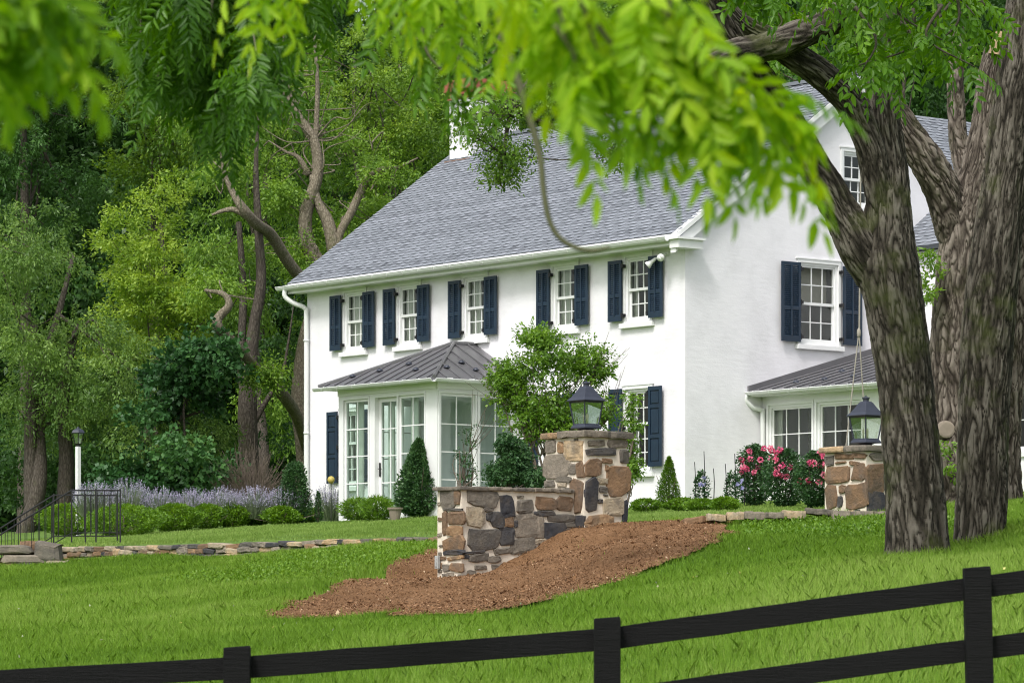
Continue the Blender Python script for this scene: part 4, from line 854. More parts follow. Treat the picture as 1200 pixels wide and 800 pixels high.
def railing(x0, x1, xs_, Y, label, low):
    root = thing('iron_railing', at((x0, Y, TZ0)), label, 'railing', 'railings by the stone steps')
    rz = lambda x: TZ0+.93 if x > x0 else TZ0+.93-(x0-x)*.62
    mb = MB(); P = [(low, Y, rz(low)), (x0, Y, rz(x0)), (x1, Y, rz(x1))]; mb.tube(P, .016, 6); mb.tube([(p[0], p[1], p[2]-.80) for p in P], .010, 6); mb.build('rail', MT['iron'], root)
    x = low+.05
    while x < x1: m_ = MB(); m_.tube([(x, Y, rz(x)-.80), (x, Y, rz(x))], .0075, 5); m_.build('baluster', MT['iron'], root); x += .125
    for x in (low+.02, x0, x1, (x0+x1)/2): m_ = MB(); m_.box(lambda s, d, z: (s, d, z), x-.013, x+.013, Y-.013, Y+.013, rz(x)-.98, rz(x)+.03); m_.build('post', MT['iron'], root)
railing(-9.0, -7.75, None, 68.7, 'black iron railing on the far side of the stone steps', -11.2)
railing(-8.32, -7.4, None, 66.1, 'black iron railing on the near side of the steps, in front of the lamp post', -10.5)
LY = 84.0; lp = px(91.5, 600, LY); lpz = float(T_h(lp[0], lp[1]))
lamp = thing('lamp_post', at((lp[0], lp[1], lpz)), 'white wooden garden lamp post with a small dark lantern behind the iron railing', 'lamp post')
mpl = lambda a, b, z: (lp[0]+a*.75-b*.66, lp[1]+a*.66+b*.75, z)
ptop = (725-523)/F*LY
mb = MB(); mb.box(mpl, -.05, .05, -.05, .05, lpz-.1, ptop); mb.build('post', MT['post'], lamp, bevel=.006)
mb = MB(); V = []
def sq(mb, prof, n=6):
    V = [mpl(r*math.cos(2*math.pi*k/n), r*math.sin(2*math.pi*k/n), ptop+z) for r, z in prof for k in range(n)]
    mb.add(V, [(j*n+k, j*n+(k+1) % n, (j+1)*n+(k+1) % n, (j+1)*n+k) for j in range(len(prof)-1) for k in range(n)]+[tuple(range(n))[::-1], tuple(range(n*(len(prof)-1), n*len(prof)))])
sq(mb, [(.045, 0), (.05, .03), (.085, .05), (.10, .07)]); mb.build('lantern_base', MT['iron'], lamp)
mb = MB()
for k in range(6): c, s_ = math.cos(k*math.pi/3), math.sin(k*math.pi/3); mb.tube([mpl(.09*c, .09*s_, ptop+.07), mpl(.15*c, .15*s_, ptop+.31)], .008, 4)
mb.build('lantern_frame', MT['iron'], lamp)
mb = MB(); sq(mb, [(.088, .071), (.148, .309)]); mb.build('lantern_glass', MT['lampglass'], lamp)
mb = MB(); sq(mb, [(.16, .31), (.18, .325), (.14, .39), (.07, .425), (.04, .43), (.03, .46), (.001, .48)]); mb.build('lantern_roof', MT['lantern'], lamp)

# ------------------------------------------------------------------ foliage builders
def crown(clumps, rng, L=.11, Wd=.05, nspr=26, nleaf=13, rand=.7, droop=.35, tones=(.5, .18), sprig=.45, flat=.75):
    """clumps: (centre, radius). Returns leaf quads and tones; leaves grow on many short sprigs in each clump"""
    VV, TT = [], []
    for (c, r) in clumps:
        n = max(4, int(nspr*rng.uniform(.7, 1.3))); d = rng.normal(size=(n, 3)); d /= np.linalg.norm(d, axis=1)[:, None]; d[:, 2] = d[:, 2]*.8+.15
        rr = rng.uniform(.45, 1.0, n)[:, None]*r; base = np.asarray(c)+d*rr*np.array([1, 1, flat]); tn = np.clip(rng.normal(tones[0], tones[1]), 0, 1)
        dr = d*np.array([1, 1, .3])+rng.normal(size=(n, 3))*.35; dr[:, 2] -= droop*.6; dr /= np.linalg.norm(dr, axis=1)[:, None]
        t = rng.uniform(0, 1, (n, nleaf))[:, :, None]; Ls = sprig*rng.uniform(.5, 1.2, n)[:, None, None]
        P = base[:, None]+dr[:, None]*t*Ls+rng.normal(size=(n, nleaf, 3))*sprig*.13; P[:, :, 2] -= (t[:, :, 0]**2)*Ls[:, :, 0]*droop*.6
        D = np.repeat(dr[:, None], nleaf, 1); VV.append(leafcloud(P.reshape(-1, 3), D.reshape(-1, 3), L, Wd, rng, rand, droop))
        TT.append(np.clip(tn+np.repeat(rng.normal(0, .12, n), nleaf)+rng.normal(0, .10, n*nleaf), 0, 1))
    return np.concatenate(VV), np.concatenate(TT)
def blobs(specs, rng, r=(.5, 1.1), dens=1.0, dz=1.0):
    """specs: (x, y, rx, ry, Y, depth) photo-placed ellipses standing at distance Y; returns clumps in world space"""
    out = []
    for (x, y, rx, ry, Y, dep) in specs:
        q = F/Y; n = int(dens*max(3, (rx/q)*(ry/q)*1.5))
        for _ in range(n):
            while True:
                e = rng.uniform(-1, 1, 3)
                if .0 < (e**2).sum() <= 1: break
            out.append((px(x+e[0]*rx, y+e[1]*ry, Y)+np.array([0, e[2]*dep, 0]), rng.uniform(*r)))
    return out
def tree(name, base, label, cat, trunks, clumps, bark, leaf, rng, group=None, lump=.04, seg=12, **kw):
    """trunks: list of (points, radii)"""
    root = thing(name, at(base), label, cat, group)
    mb = MB(); mb.tube(trunks[0][0], trunks[0][1], seg, 6, lump, rnd=rng); tk = mb.build('trunk', bark, root, smooth=True)
    for P, R in trunks[1:]: m_ = MB(); m_.tube(P, R, max(6, seg*2//3), 5, lump, rnd=rng); m_.build('limb', bark, tk, smooth=True)
    if clumps:
        nb = 0
        ends = [np.asarray(p) for P, R in trunks for p in P[1:]]
        for (c, r) in clumps[::3]:
            e = ends[int(np.argmin([np.linalg.norm(np.asarray(c)-q) for q in ends]))]; c = np.asarray(c)
            if np.linalg.norm(c-e) < 6: m = (c+e)/2+rng.normal(size=3)*.25; mb = MB(); mb.tube([e, m, c], [.022, .015, .006], 5, 3); nb += 1; (mb.build('branch', bark, root) if nb < 90 else 0)
        V, T = crown(clumps, rng, **kw); fast_mesh('crown', V, 4, T, leaf, root)
    return root
R = lambda s: np.random.default_rng(s)
def base_at(x, Y): X = (x-600)/F*Y; return (X, Y, float(T_h(X, Y)))
def trunk_to(x, Y, top, r0, r1, rng, sway=.15, n=5):
    b = np.array(base_at(x, Y))-(0, 0, .3); t = np.array(top, float); P = [b+(t-b)*k/n+(0 if k in (0,) else 1)*np.r_[rng.normal(0, sway, 2), 0]*(k < n) for k in range(n+1)]
    return (P, list(np.linspace(r0, r1, n+1)))
# --- backdrop wood, one dark mass
rb = R(50); cl = []
for k in range(640):
    X = rb.uniform(-34, 34); Y = rb.uniform(122, 146)+abs(X)*.1; z = rb.uniform(2, 30)
    cl.append((np.array([X, Y, z]), rb.uniform(1.5, 2.9)))
V, T = crown(cl, rb, .30, .17, 60, 13, .9, .4, (.35, .2), 1.0); fast_mesh('far_wood', V, 4, T, MT['leaf_dark'], kind='stuff')
mb = MB()
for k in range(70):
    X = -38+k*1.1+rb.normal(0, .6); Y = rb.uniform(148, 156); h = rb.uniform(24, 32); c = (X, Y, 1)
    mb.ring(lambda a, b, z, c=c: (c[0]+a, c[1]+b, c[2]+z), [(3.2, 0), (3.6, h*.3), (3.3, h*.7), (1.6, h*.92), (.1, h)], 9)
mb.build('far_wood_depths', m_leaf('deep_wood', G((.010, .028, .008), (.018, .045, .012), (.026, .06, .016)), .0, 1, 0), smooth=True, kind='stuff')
# --- individual trees behind, left to right
TG = 'trees behind the house'
def auto_tree(name, label, x, Y, specs, leaf, seed, bark='barkdark', r0=.28, rr=(.5, 1.0), dens=1.0, extra=None, **kw):
    rng = R(seed); cl = blobs(specs, rng, rr, dens); top = max((c for c, r in cl), key=lambda c: c[2]); cen = np.mean([c for c, r in cl], 0)
    tr = [trunk_to(x, Y, (cen[0], cen[1]+1.2, top[2]-1.0), r0, .05, rng)]
    for k in range(6):
        c = cl[rng.integers(len(cl))][0]+np.array([0, .8, 0]); p = tr[0][0][rng.integers(2, 5)]; tr.append(([p, (p+c)/2+rng.normal(size=3)*.3, c], [r0*.22, r0*.14, .02]))
    if extra: tr += extra
    return tree(name, base_at(x, Y), label, 'tree', tr, cl, MT[bark], MT[leaf], rng, TG, **kw)
auto_tree('conifer', 'dark green tree at the far upper left behind the olive tree', 30, 112, [(30, 190, 95, 130, 112, 3), (40, 40, 90, 110, 112, 3)], 'leaf_dark', 1, dens=1.6, L=.16, Wd=.06, nspr=60)
auto_tree('locust_tree', 'feathery olive green tree at the left edge with twin grey trunks', 25, 93, [(40, 360, 90, 120, 93, 2.6), (20, 290, 60, 60, 93, 2), (120, 470, 70, 60, 92, 2), (60, 480, 80, 60, 94, 2), (150, 420, 45, 60, 93, 2), (200, 520, 60, 50, 91, 1.5)], 'leaf_olive', 2, r0=.26, dens=2.8, nspr=42, nleaf=15, L=.12, Wd=.042, droop=.45,
          extra=[([px(74, 610, 93.5), px(78, 540, 93.5), px(74, 470, 93.5), px(90, 380, 93.5)], [.22, .2, .15, .08]), ([px(37, 605, 93), px(36, 500, 93), px(40, 380, 93)], [.2, .17, .1])])
auto_tree('tall_ash_tree', 'tall yellow green tree rising behind the lime green one', 165, 118, [(175, 110, 55, 110, 118, 3), (190, 230, 60, 60, 118, 2.5), (210, 60, 60, 80, 118, 3)], 'leaf_lime', 3, dens=2.2, nspr=44, L=.15, Wd=.07, tones=(.25, .18), droop=.1)
auto_tree('lime_green_tree', 'bright yellow green tree with layered sprays left of the leaning limb', 205, 98, [(185, 270, 60, 75, 98, 2), (150, 340, 45, 60, 98, 1.6), (190, 380, 50, 45, 98, 1.6), (215, 320, 50, 50, 98, 1.6), (130, 400, 30, 40, 98, 1), (245, 350, 25, 30, 97, 1)], 'leaf_lime', 4, r0=.12, dens=3.2, nspr=34, nleaf=15, rr=(.35, .75), L=.12, Wd=.055, droop=.1, tones=(.78, .2), flat=.5)
auto_tree('maple_tree', 'dense deep green maple low beside the bare trunks', 215, 90, [(220, 500, 55, 75, 90, 1.8), (225, 430, 40, 35, 90, 1.3), (190, 555, 50, 30, 90, 1.5)], 'leaf_maple', 5, r0=.2, dens=3.2, nspr=34, nleaf=14, rr=(.4, .8), L=.14, Wd=.13, droop=.3)
auto_tree('dark_ash_tree', 'dark drooping tree behind the pale twisted limbs', 300, 108, [(290, 260, 60, 80, 108, 2.5), (330, 160, 90, 90, 108, 3), (260, 160, 60, 90, 108, 3), (330, 420, 50, 120, 110, 2)], 'leaf_mid', 6, dens=2.2, nspr=44, L=.15, Wd=.055, droop=.8, tones=(.38, .2))
auto_tree('roadside_tree', 'mid green tree standing behind the left end of the roof', 440, 112, [(440, 120, 100, 90, 112, 3), (480, 200, 80, 60, 112, 2.5), (400, 220, 60, 60, 110, 2), (520, 90, 80, 80, 112, 3)], 'leaf_mid', 7, dens=2.4, nspr=44, L=.15, Wd=.07, tones=(.6, .22), droop=.25)
auto_tree('yellow_leaf_tree', 'light yellow green tree close behind the chimney end', 470, 104, [(500, 160, 40, 35, 104, 1.5), (450, 170, 50, 30, 104, 1.5), (420, 110, 60, 30, 104, 1.5), (400, 280, 40, 30, 104, 1), (330, 60, 60, 40, 104, 1.5), (470, 40, 70, 40, 104, 1.5), (300, 120, 40, 40, 104, 1)], 'leaf_lime', 8, r0=.12, dens=3.2, nspr=24, rr=(.35, .7), L=.11, Wd=.06, droop=.1, flat=.4, tones=(.35, .2))
auto_tree('rear_tree', 'green tree whose crown shows above the middle of the roof ridge', 700, 118, [(680, 60, 110, 90, 118, 3), (790, 40, 110, 90, 118, 3)], 'leaf_mid', 9, dens=1.3, nspr=36, L=.16, Wd=.08)
auto_tree('rear_tree', 'green tree showing through the fork of the right hand trunks', 1000, 120, [(960, 30, 110, 70, 120, 3), (1090, 60, 90, 60, 120, 3), (1170, 110, 70, 60, 120, 3)], 'leaf_mid', 10, dens=.6, nspr=30, L=.16, Wd=.08)
# twisted pale tree with bare limbs
rt = R(60); Yt = 97
tr = [([px(352, 620, Yt), px(358, 540, Yt), px(352, 470, Yt), px(360, 400, Yt), px(378, 330, Yt), px(360, 285, Yt), px(358, 250, Yt), px(372, 205, Yt), px(368, 165, Yt), px(345, 130, Yt), px(330, 90, Yt)], [.30, .28, .26, .25, .22, .20, .18, .17, .15, .13, .09]),
      ([px(395, 310, Yt), px(385, 262, Yt), px(372, 236, Yt), px(366, 205, Yt)], [.20, .17, .12, .10]),
      ([px(396, 300, Yt), px(398, 275, Yt), px(412, 248, Yt), px(428, 215, Yt), px(445, 200, Yt), px(465, 197, Yt), px(490, 185, Yt)], [.12, .13, .13, .12, .10, .05, .02]),
      ([px(368, 345, Yt), px(340, 310, Yt-1.5), px(318, 275, Yt-2.5), px(300, 262, Yt-3.5), px(285, 245, Yt-4), px(272, 225, Yt-4), px(262, 200, Yt-4), px(258, 175, Yt-4)], [.17, .16, .15, .14, .12, .08, .05, .02]),
      ([px(292, 256, Yt-3.8), px(275, 246, Yt-4), px(262, 247, Yt-4), px(248, 252, Yt-4)], [.09, .08, .06, .03]),
      ([px(358, 520, Yt-.3), px(345, 482, Yt-2), px(322, 452, Yt-4), px(300, 432, Yt-5.5), px(275, 402, Yt-6.5), px(256, 384, Yt-7), px(256, 372, Yt-7), px(268, 358, Yt-7), px(262, 345, Yt-7), px(240, 340, Yt-7)], [.17, .16, .16, .15, .13, .14, .13, .11, .08, .04]),
      ([px(362, 205, Yt), px(350, 185, Yt), px(335, 178, Yt), px(315, 165, Yt)], [.1, .07, .04, .015]), ([px(370, 170, Yt), px(372, 100, Yt), px(368, 40, Yt)], [.09, .06, .04])]
for k in range(34):
    a = tr[0][0][rt.integers(7, 11)]; d = np.array([rt.normal(0, .9), rt.normal(0, .4), rt.uniform(.1, 1.0)]); m1 = a+d*.5+rt.normal(size=3)*.2; tr.append(([a, m1, a+d*.9+rt.normal(size=3)*.25, a+d*1.3+rt.normal(size=3)*.3], [.028, .018, .012, .004]))
cl = blobs([(245, 335, 22, 14, 91, .5), (395, 300, 18, 25, 98, .8), (312, 440, 10, 8, 91.5, .3), (355, 300, 20, 30, 97, .6), (430, 250, 25, 18, 98, .6), (330, 230, 22, 20, 97, .6), (290, 300, 14, 35, 97, .5), (340, 120, 50, 50, 98.5, .8), (300, 180, 40, 40, 98.5, .8), (400, 170, 50, 40, 98.5, .8), (450, 205, 25, 12, 97, .4), (262, 205, 18, 14, 94, .5)], rt, (.22, .45), 4.5)
tree('twisted_tree', base_at(352, 97), 'pale twisted tree with long bare mossy limbs at the left end of the house', 'tree', tr, cl, MT['barkpale'], MT['leaf_mid'], rt, TG, lump=.07, nspr=14, L=.11, Wd=.05, tones=(.65, .2))
rt = R(61); Yt = 94
tr = [([px(292, 620, Yt), px(293, 560, Yt), px(290, 480, Yt), px(292, 430, Yt), px(298, 380, Yt), px(306, 330, Yt), px(303, 270, Yt), px(300, 200, Yt), px(303, 130, Yt)], [.33, .29, .27, .22, .15, .13, .11, .07, .03]),
      ([px(288, 470, Yt), px(283, 420, Yt), px(285, 340, Yt), px(280, 260, Yt)], [.16, .13, .10, .07]), ([px(296, 500, Yt), px(312, 470, Yt), px(330, 440, Yt), px(338, 400, Yt), px(345, 350, Yt)], [.08, .07, .05, .03, .01])]
tree('locust_tree', base_at(292, 94), 'straight grey brown trunked tree rising behind the twiggy bare shrub', 'tree', tr, blobs([(285, 310, 16, 22, 95.5, .5), (285, 365, 22, 16, 95, .5), (245, 300, 16, 22, 94, .5)], rt, (.3, .6), 3), MT['barkdark'], MT['leaf_mid'], rt, TG, lump=.05, nspr=16, L=.13, Wd=.04, droop=.9, tones=(.45, .15))
# conifer-like dark understorey left of the house
rb = R(70); V, T = crown(blobs([(345, 450, 30, 130, 101, 2), (120, 560, 160, 50, 98, 2), (30, 540, 60, 80, 99, 2), (250, 600, 150, 25, 93, 1.5)], rb, (.5, .9), 2.2), rb, .14, .08, 34, 13, .8, .4, (.3, .2)); fast_mesh('understorey', V, 4, T, MT['leaf_dark'], kind='stuff')

# --- big trunks on the right
def bigtree(name, base, label, trunks, bark, seed):
    rng = R(seed); root = thing(name, at(base), label, 'tree')
    mb = MB(); kw = dict(cell=.06, stretch=5, amp=.045) if 'plated' in bark.name else {}; mb.barktube(trunks[0][0], trunks[0][1], rng, **kw); tk = mb.build('trunk', bark, root, smooth=True)
    for P, Rr in trunks[1:]: m_ = MB(); m_.barktube(P, Rr, rng, **kw); m_.build('limb', bark, tk, smooth=True)
    return root
Y1_ = 41; q = lambda x, y, dy=0, Y=Y1_: px(x, y, Y+dy)
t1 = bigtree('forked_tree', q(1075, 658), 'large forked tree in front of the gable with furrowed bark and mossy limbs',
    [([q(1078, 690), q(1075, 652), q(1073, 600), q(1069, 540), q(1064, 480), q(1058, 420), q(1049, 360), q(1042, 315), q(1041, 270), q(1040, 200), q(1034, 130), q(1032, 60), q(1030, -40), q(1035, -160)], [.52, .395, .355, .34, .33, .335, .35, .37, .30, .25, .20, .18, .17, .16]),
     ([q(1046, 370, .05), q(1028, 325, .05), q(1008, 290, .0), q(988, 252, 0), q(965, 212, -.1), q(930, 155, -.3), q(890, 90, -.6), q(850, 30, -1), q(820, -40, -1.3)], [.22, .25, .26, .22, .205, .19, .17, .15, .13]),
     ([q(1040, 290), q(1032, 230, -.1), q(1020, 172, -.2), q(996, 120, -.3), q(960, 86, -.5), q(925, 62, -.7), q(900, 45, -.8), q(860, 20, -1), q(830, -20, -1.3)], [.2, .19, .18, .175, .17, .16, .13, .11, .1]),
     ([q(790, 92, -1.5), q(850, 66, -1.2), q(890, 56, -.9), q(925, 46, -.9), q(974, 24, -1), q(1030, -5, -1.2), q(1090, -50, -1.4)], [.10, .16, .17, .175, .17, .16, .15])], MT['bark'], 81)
Y2_ = 44
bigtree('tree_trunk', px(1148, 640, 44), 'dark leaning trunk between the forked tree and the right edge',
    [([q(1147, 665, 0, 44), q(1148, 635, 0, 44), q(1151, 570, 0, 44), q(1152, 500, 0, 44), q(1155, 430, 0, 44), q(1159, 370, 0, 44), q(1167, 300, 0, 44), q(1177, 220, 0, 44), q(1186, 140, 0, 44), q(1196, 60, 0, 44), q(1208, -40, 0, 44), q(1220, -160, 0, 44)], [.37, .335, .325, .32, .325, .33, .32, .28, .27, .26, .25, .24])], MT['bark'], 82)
t3 = bigtree('old_tree', px(1120, 585, 58), 'old deeply plated tree with a broken pale stub top behind the other trunks',
    [([q(1128, 610, 0, 58), q(1128, 575, 0, 58), q(1125, 500, 0, 58), q(1124, 430, 0, 58), q(1126, 370, 0, 58), q(1130, 310, 0, 58), q(1134, 260, 0, 58), q(1148, 200, 0, 58), q(1158, 140, 0, 58), q(1163, 90, 0, 58), q(1168, 58, 0, 58)], [.62, .52, .50, .48, .47, .46, .42, .33, .27, .25, .20]),
     ([q(1122, 275, 0, 58), q(1105, 225, -.2, 58), q(1085, 188, -.4, 58), q(1062, 155, -.5, 58), q(1035, 110, -.6, 58), q(1010, 50, -.6, 58)], [.34, .31, .29, .27, .23, .18]),
     ([q(1133, 205, .4, 58), q(1124, 165, .6, 58), q(1120, 110, .8, 58), q(1122, 50, 1, 58), q(1128, -40, 1.2, 58)], [.18, .17, .155, .14, .12])], MT['bark2'], 83)
mb = MB(); mb.tube([q(1167, 66, -.1, 58), q(1171, 50, -.1, 58), q(1172, 38, -.1, 58)], [.17, .14, .10], 12, 2, .08); mb.build('broken_stub', MT['wood'], t3)
mb = MB(); c = q(1109, 503, -.42, 58); mb.tube([c+(0, .1, 0), c+(0, -.03, 0), c+(0, -.04, 0)], [.16, .14, .11], 16); mb.build('pruning_scar', MT['terra'], t3)
V, T = crown([(q(1086, 300, -.6, 58), .18), (q(1090, 325, -.6, 58), .16), (q(1084, 345, -.6, 58), .13), (q(1100, 525, -.8, 58), .2), (q(1104, 548, -.8, 58), .22)], R(5), .10, .04, 16, 12, .8, .1, (.7, .15), .2); fast_mesh('sprouts', V, 4, T, MT['leaf_shrub'], t3)
bigtree('tree_trunk', px(1183, 592, 60), 'trunk half hidden behind the leaning one at the right edge',
    [([q(1184, 615, 0, 60), q(1183, 590, 0, 60), q(1181, 520, 0, 60), q(1184, 440, 0, 60), q(1192, 340, 0, 60), q(1204, 240, 0, 60), q(1212, 100, 0, 60), q(1215, -60, 0, 60)], [.33, .24, .22, .25, .28, .30, .3, .28])], MT['bark2'], 84)

# --- compound (pinnate) leaves for the walnut boughs
def pinnate(P, D, L, npair, ll, lw, rng, side=None):
    """P base (n,3), D unit dir (n,3): arching compound leaves; returns quads"""
    n = len(P); up = np.tile([0, 0, 1.], (n, 1)); S = np.cross(D, up); S /= np.linalg.norm(S, axis=1)[:, None]+1e-9
    roll = rng.normal(0, .6, n)[:, None]; N0 = np.cross(S, D); S = S*np.cos(roll)+N0*np.sin(roll); out = []
    for k in range(npair*2+1):
        i = k//2; t = (i+1)/(npair+.6) if k < npair*2 else 1.0
        sag = t**1.7*.30*L
        c = P+D*(L*t)[:, None]*1.0+np.c_[np.zeros((n, 2)), -sag]
        sg = (1 if k % 2 else -1) if k < npair*2 else 0
        Dt = D+np.c_[np.zeros((n, 2)), np.full(n, -.5*t)]; Dt /= np.linalg.norm(Dt, axis=1)[:, None]
        d = S*sg*.85+Dt*(.55 if sg else 1)+rng.normal(size=(n, 3))*.12; d[:, 2] -= .28; d /= np.linalg.norm(d, axis=1)[:, None]
        nn = np.cross(S, Dt)+rng.normal(size=(n, 3))*.3; s = np.cross(d, nn); s /= np.linalg.norm(s, axis=1)[:, None]+1e-9; nn = np.cross(s, d)
        l = (ll*rng.uniform(.8, 1.15, n)*(1-.35*abs(t-.55)))[:, None]; w = l*lw
        a, b, m, e = c, c+d*l, c+d*l*.35-nn*l*.03, c+d*l*.72-nn*l*.08
        for sd_ in (1, -1): out.append(np.stack([a, m+s*w*.5*sd_+nn*w*.12, e+s*w*.38*sd_+nn*w*.08, b-nn*l*.16], 1))
    return np.concatenate(out).reshape(-1, 3), n*(npair*2+1)*2
def bough(label, twigs, leaf, seed, L=.34, ll=.085, lw=.30, step=.07, npair=7, name='walnut_bough', hang=.55, trad=.010, bark='greentwig', jit=.5, parent=None, tones=(.5, .2)):
    rng = R(seed); o0 = twigs[0][0]
    root = parent or thing(name, at(o0), label, 'tree branch')
    mb = MB(); Pn, Dn = [], []
    for tw in twigs:
        Q, _ = catmull(np.array(tw, float), np.ones(len(tw)), 8); mb = MB(); mb.tube(Q, np.linspace(trad*1.6, trad*.5, len(Q)), 6); mb.build('twig', MT[bark], root, smooth=True)
        seg = np.linalg.norm(np.diff(Q, axis=0), axis=1); cum = np.r_[0, np.cumsum(seg)]; s = step
        while s < cum[-1]:
            p = np.array([np.interp(s, cum, Q[:, i]) for i in range(3)]); j = min(np.searchsorted(cum, s), len(Q)-1); t = Q[j]-Q[j-1]; t /= np.linalg.norm(t)
            d = t*.5+rng.normal(size=3)*jit; d[2] -= hang; d /= np.linalg.norm(d); Pn.append(p); Dn.append(d); s += step*rng.uniform(.6, 1.4)
        Pn.append(Q[-1]); Dn.append((Q[-1]-Q[-2])/np.linalg.norm(Q[-1]-Q[-2]))
    Pn, Dn = np.array(Pn), np.array(Dn); Ls = L*rng.uniform(.6, 1.15, len(Pn)); V, _ = pinnate(Pn, Dn, Ls, npair, ll, lw, rng)
    m = len(Pn); T = np.clip(np.tile(rng.normal(tones[0], tones[1], m), (npair*2+1)*2)+rng.normal(0, .08, m*(npair*2+1)*2), 0, 1)
    fast_mesh('leaves', V, 4, T, MT[leaf], root); return root
# big bright bough across the top middle
Z7 = 7.2; b7 = lambda x, y, dy=0: px(x, y-30, Z7+dy)
bough('bright green blurred walnut bough hanging across the top centre in front of the roof',
      [[b7(560, -40), b7(600, 12), b7(680, 25), b7(770, 40), b7(850, 90)], [b7(700, -60), b7(740, 10), b7(790, 70), b7(830, 115), b7(880, 140)], [b7(680, 25), b7(690, 60), b7(700, 90)],
       [b7(640, 0), b7(655, 40), b7(665, 75)], [b7(780, -60), b7(790, 0), b7(780, 60), b7(770, 110)], [b7(760, 60), b7(810, 100), b7(850, 150), b7(875, 175)], [b7(840, 110), b7(870, 125), b7(905, 130)], [b7(820, 90), b7(850, 140), b7(890, 175)], [b7(650, 60), b7(670, 90), b7(675, 110)], [b7(700, 60), b7(730, 100), b7(745, 130)]],
      'leaf_fore', 101, L=.19, ll=.076, lw=.34, step=.033, npair=6, trad=.004, hang=.6)
Z6 = 6.2; b6 = lambda x, y, dy=0: px(x-22, y-38, Z6+dy)
bough('very blurred green walnut bough filling the top left corner',
      [[b6(-60, -40), b6(-10, 0), b6(40, 10), b6(70, 25)], [b6(-60, 0), b6(-10, 15), b6(30, 40), b6(60, 60)], [b6(20, -60), b6(50, -10), b6(70, 20)], [b6(-40, -60), b6(0, -30), b6(30, 10)], [b6(-70, 30), b6(-30, 45), b6(0, 60)]], 'leaf_fore', 102, L=.18, ll=.076, lw=.34, step=.024, npair=5, trad=.004, tones=(.3, .2))
Z9 = 10; b9 = lambda x, y, dy=0: px(x, y, Z9+dy); b9u = lambda x, y: px(x, y-32, Z9)
bough('bright hanging walnut sprays at the top between the dark foliage and the centre bough', [[b9u(250, -90), b9u(270, -60), b9u(290, -30)], [b9u(330, -90), b9u(330, -60), b9u(335, -35)], [b9u(420, -80), b9u(440, -45), b9u(455, -10)], [b9u(470, -80), b9u(490, -40), b9u(505, 0)], [b9u(520, -80), b9u(530, -30), b9u(550, 10)], [b9u(560, -60), b9u(600, -20), b9u(640, 0)]], 'leaf_fore', 103, L=.24, ll=.08, lw=.34, step=.035, npair=6, trad=.004, hang=.9, jit=.35)
Z20 = 22; b20 = lambda x, y, dy=0: px(x, y, Z20+dy)
tw = []; r9 = R(104)
for x0, x1, y1 in ((210, 185, 90), (300, 275, 60), (330, 310, 40), (165, 165, 40), (270, 240, 40), (225, 215, 20), (380, 365, 0), (300, 320, 10), (200, 175, 40), (230, 200, 60), (260, 235, 100), (290, 265, 130), (320, 290, 90), (240, 255, 150), (280, 300, 60), (350, 330, 60), (180, 160, 10)):
    tw.append([b20(x0, -80, r9.normal(0, 1)), b20((x0+x1)/2, (y1-80)/2, r9.normal(0, 1)), b20(x1, y1, r9.normal(0, 1))])
bough('shade-painted dark green walnut foliage hanging at the upper left over the wood', tw, 'leaf_fore2', 105, L=.36, ll=.10, lw=.28, step=.045, npair=8, trad=.010, hang=.8, jit=.6, tones=(.22, .18))
Z15 = 16; b15 = lambda x, y, dy=0: px(x, y, Z15+dy)
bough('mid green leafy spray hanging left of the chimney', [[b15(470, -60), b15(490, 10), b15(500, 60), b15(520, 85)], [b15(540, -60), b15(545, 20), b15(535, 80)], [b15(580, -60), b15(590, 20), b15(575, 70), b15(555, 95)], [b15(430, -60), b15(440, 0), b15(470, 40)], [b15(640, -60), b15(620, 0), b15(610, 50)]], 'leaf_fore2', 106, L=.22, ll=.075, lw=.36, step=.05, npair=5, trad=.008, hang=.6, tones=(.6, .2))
# crown foliage of the forked tree at top right, and a curtain of small dark leaves by the chimney
tw = []; r9 = R(107)
for k in range(52):
    x = r9.uniform(840, 1140); y = r9.uniform(-60, 62)-max(0, (abs(x-1030)-80))*.2; Y = r9.uniform(34, 39) if x > 1000 or y < -10 else r9.uniform(42, 45); l = r9.uniform(30, 60)
    tw.append([px(x, y-40, Y), px(x+r9.normal(0, 18), y, Y), px(x+r9.normal(0, 30), y+l*.6, Y)])
for x, y in ((1000, 85), (1040, 85), (1070, 80), (1100, 75), (1120, 40)): tw.append([px(x, y-70, 37), px(x+5, y-30, 37), px(x+10, y, 37)])
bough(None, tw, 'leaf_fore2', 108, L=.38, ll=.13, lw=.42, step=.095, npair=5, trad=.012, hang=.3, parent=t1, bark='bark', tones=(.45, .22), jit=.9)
r9 = R(109); cl = blobs([(600, 155, 42, 45, 44, .8), (560, 150, 25, 30, 44, .6), (590, 195, 10, 22, 44, .3), (630, 110, 40, 30, 44, .8), (730, 175, 18, 18, 44, .4), (590, 120, 60, 20, 44, .8)], r9, (.10, .24), 16)
root = thing('overhanging_branch', at(px(600, 40, 44)), 'dark fine leaved branch hanging in front of the chimney', 'tree branch')
mb = MB(); P0 = [px(700, -60, 44), px(660, 20, 44), px(630, 80, 44), px(600, 130, 44), px(590, 180, 44), px(585, 215, 44)]; mb.tube(P0, [.07, .06, .05, .035, .02, .008], 7, 4)
mb.tube([px(640, 60, 44), px(690, 110, 44), px(730, 160, 44)], [.04, .03, .01], 6, 3); mb.tube([px(620, 100, 44), px(580, 130, 44), px(545, 135, 44)], [.04, .03, .01], 6, 3)
for c, r in cl[::4]:
    e = min(P0, key=lambda p: np.linalg.norm(p-c)); mb.tube([e, (e+c)/2+r9.normal(size=3)*.05, c], [.012, .009, .004], 5, 2)
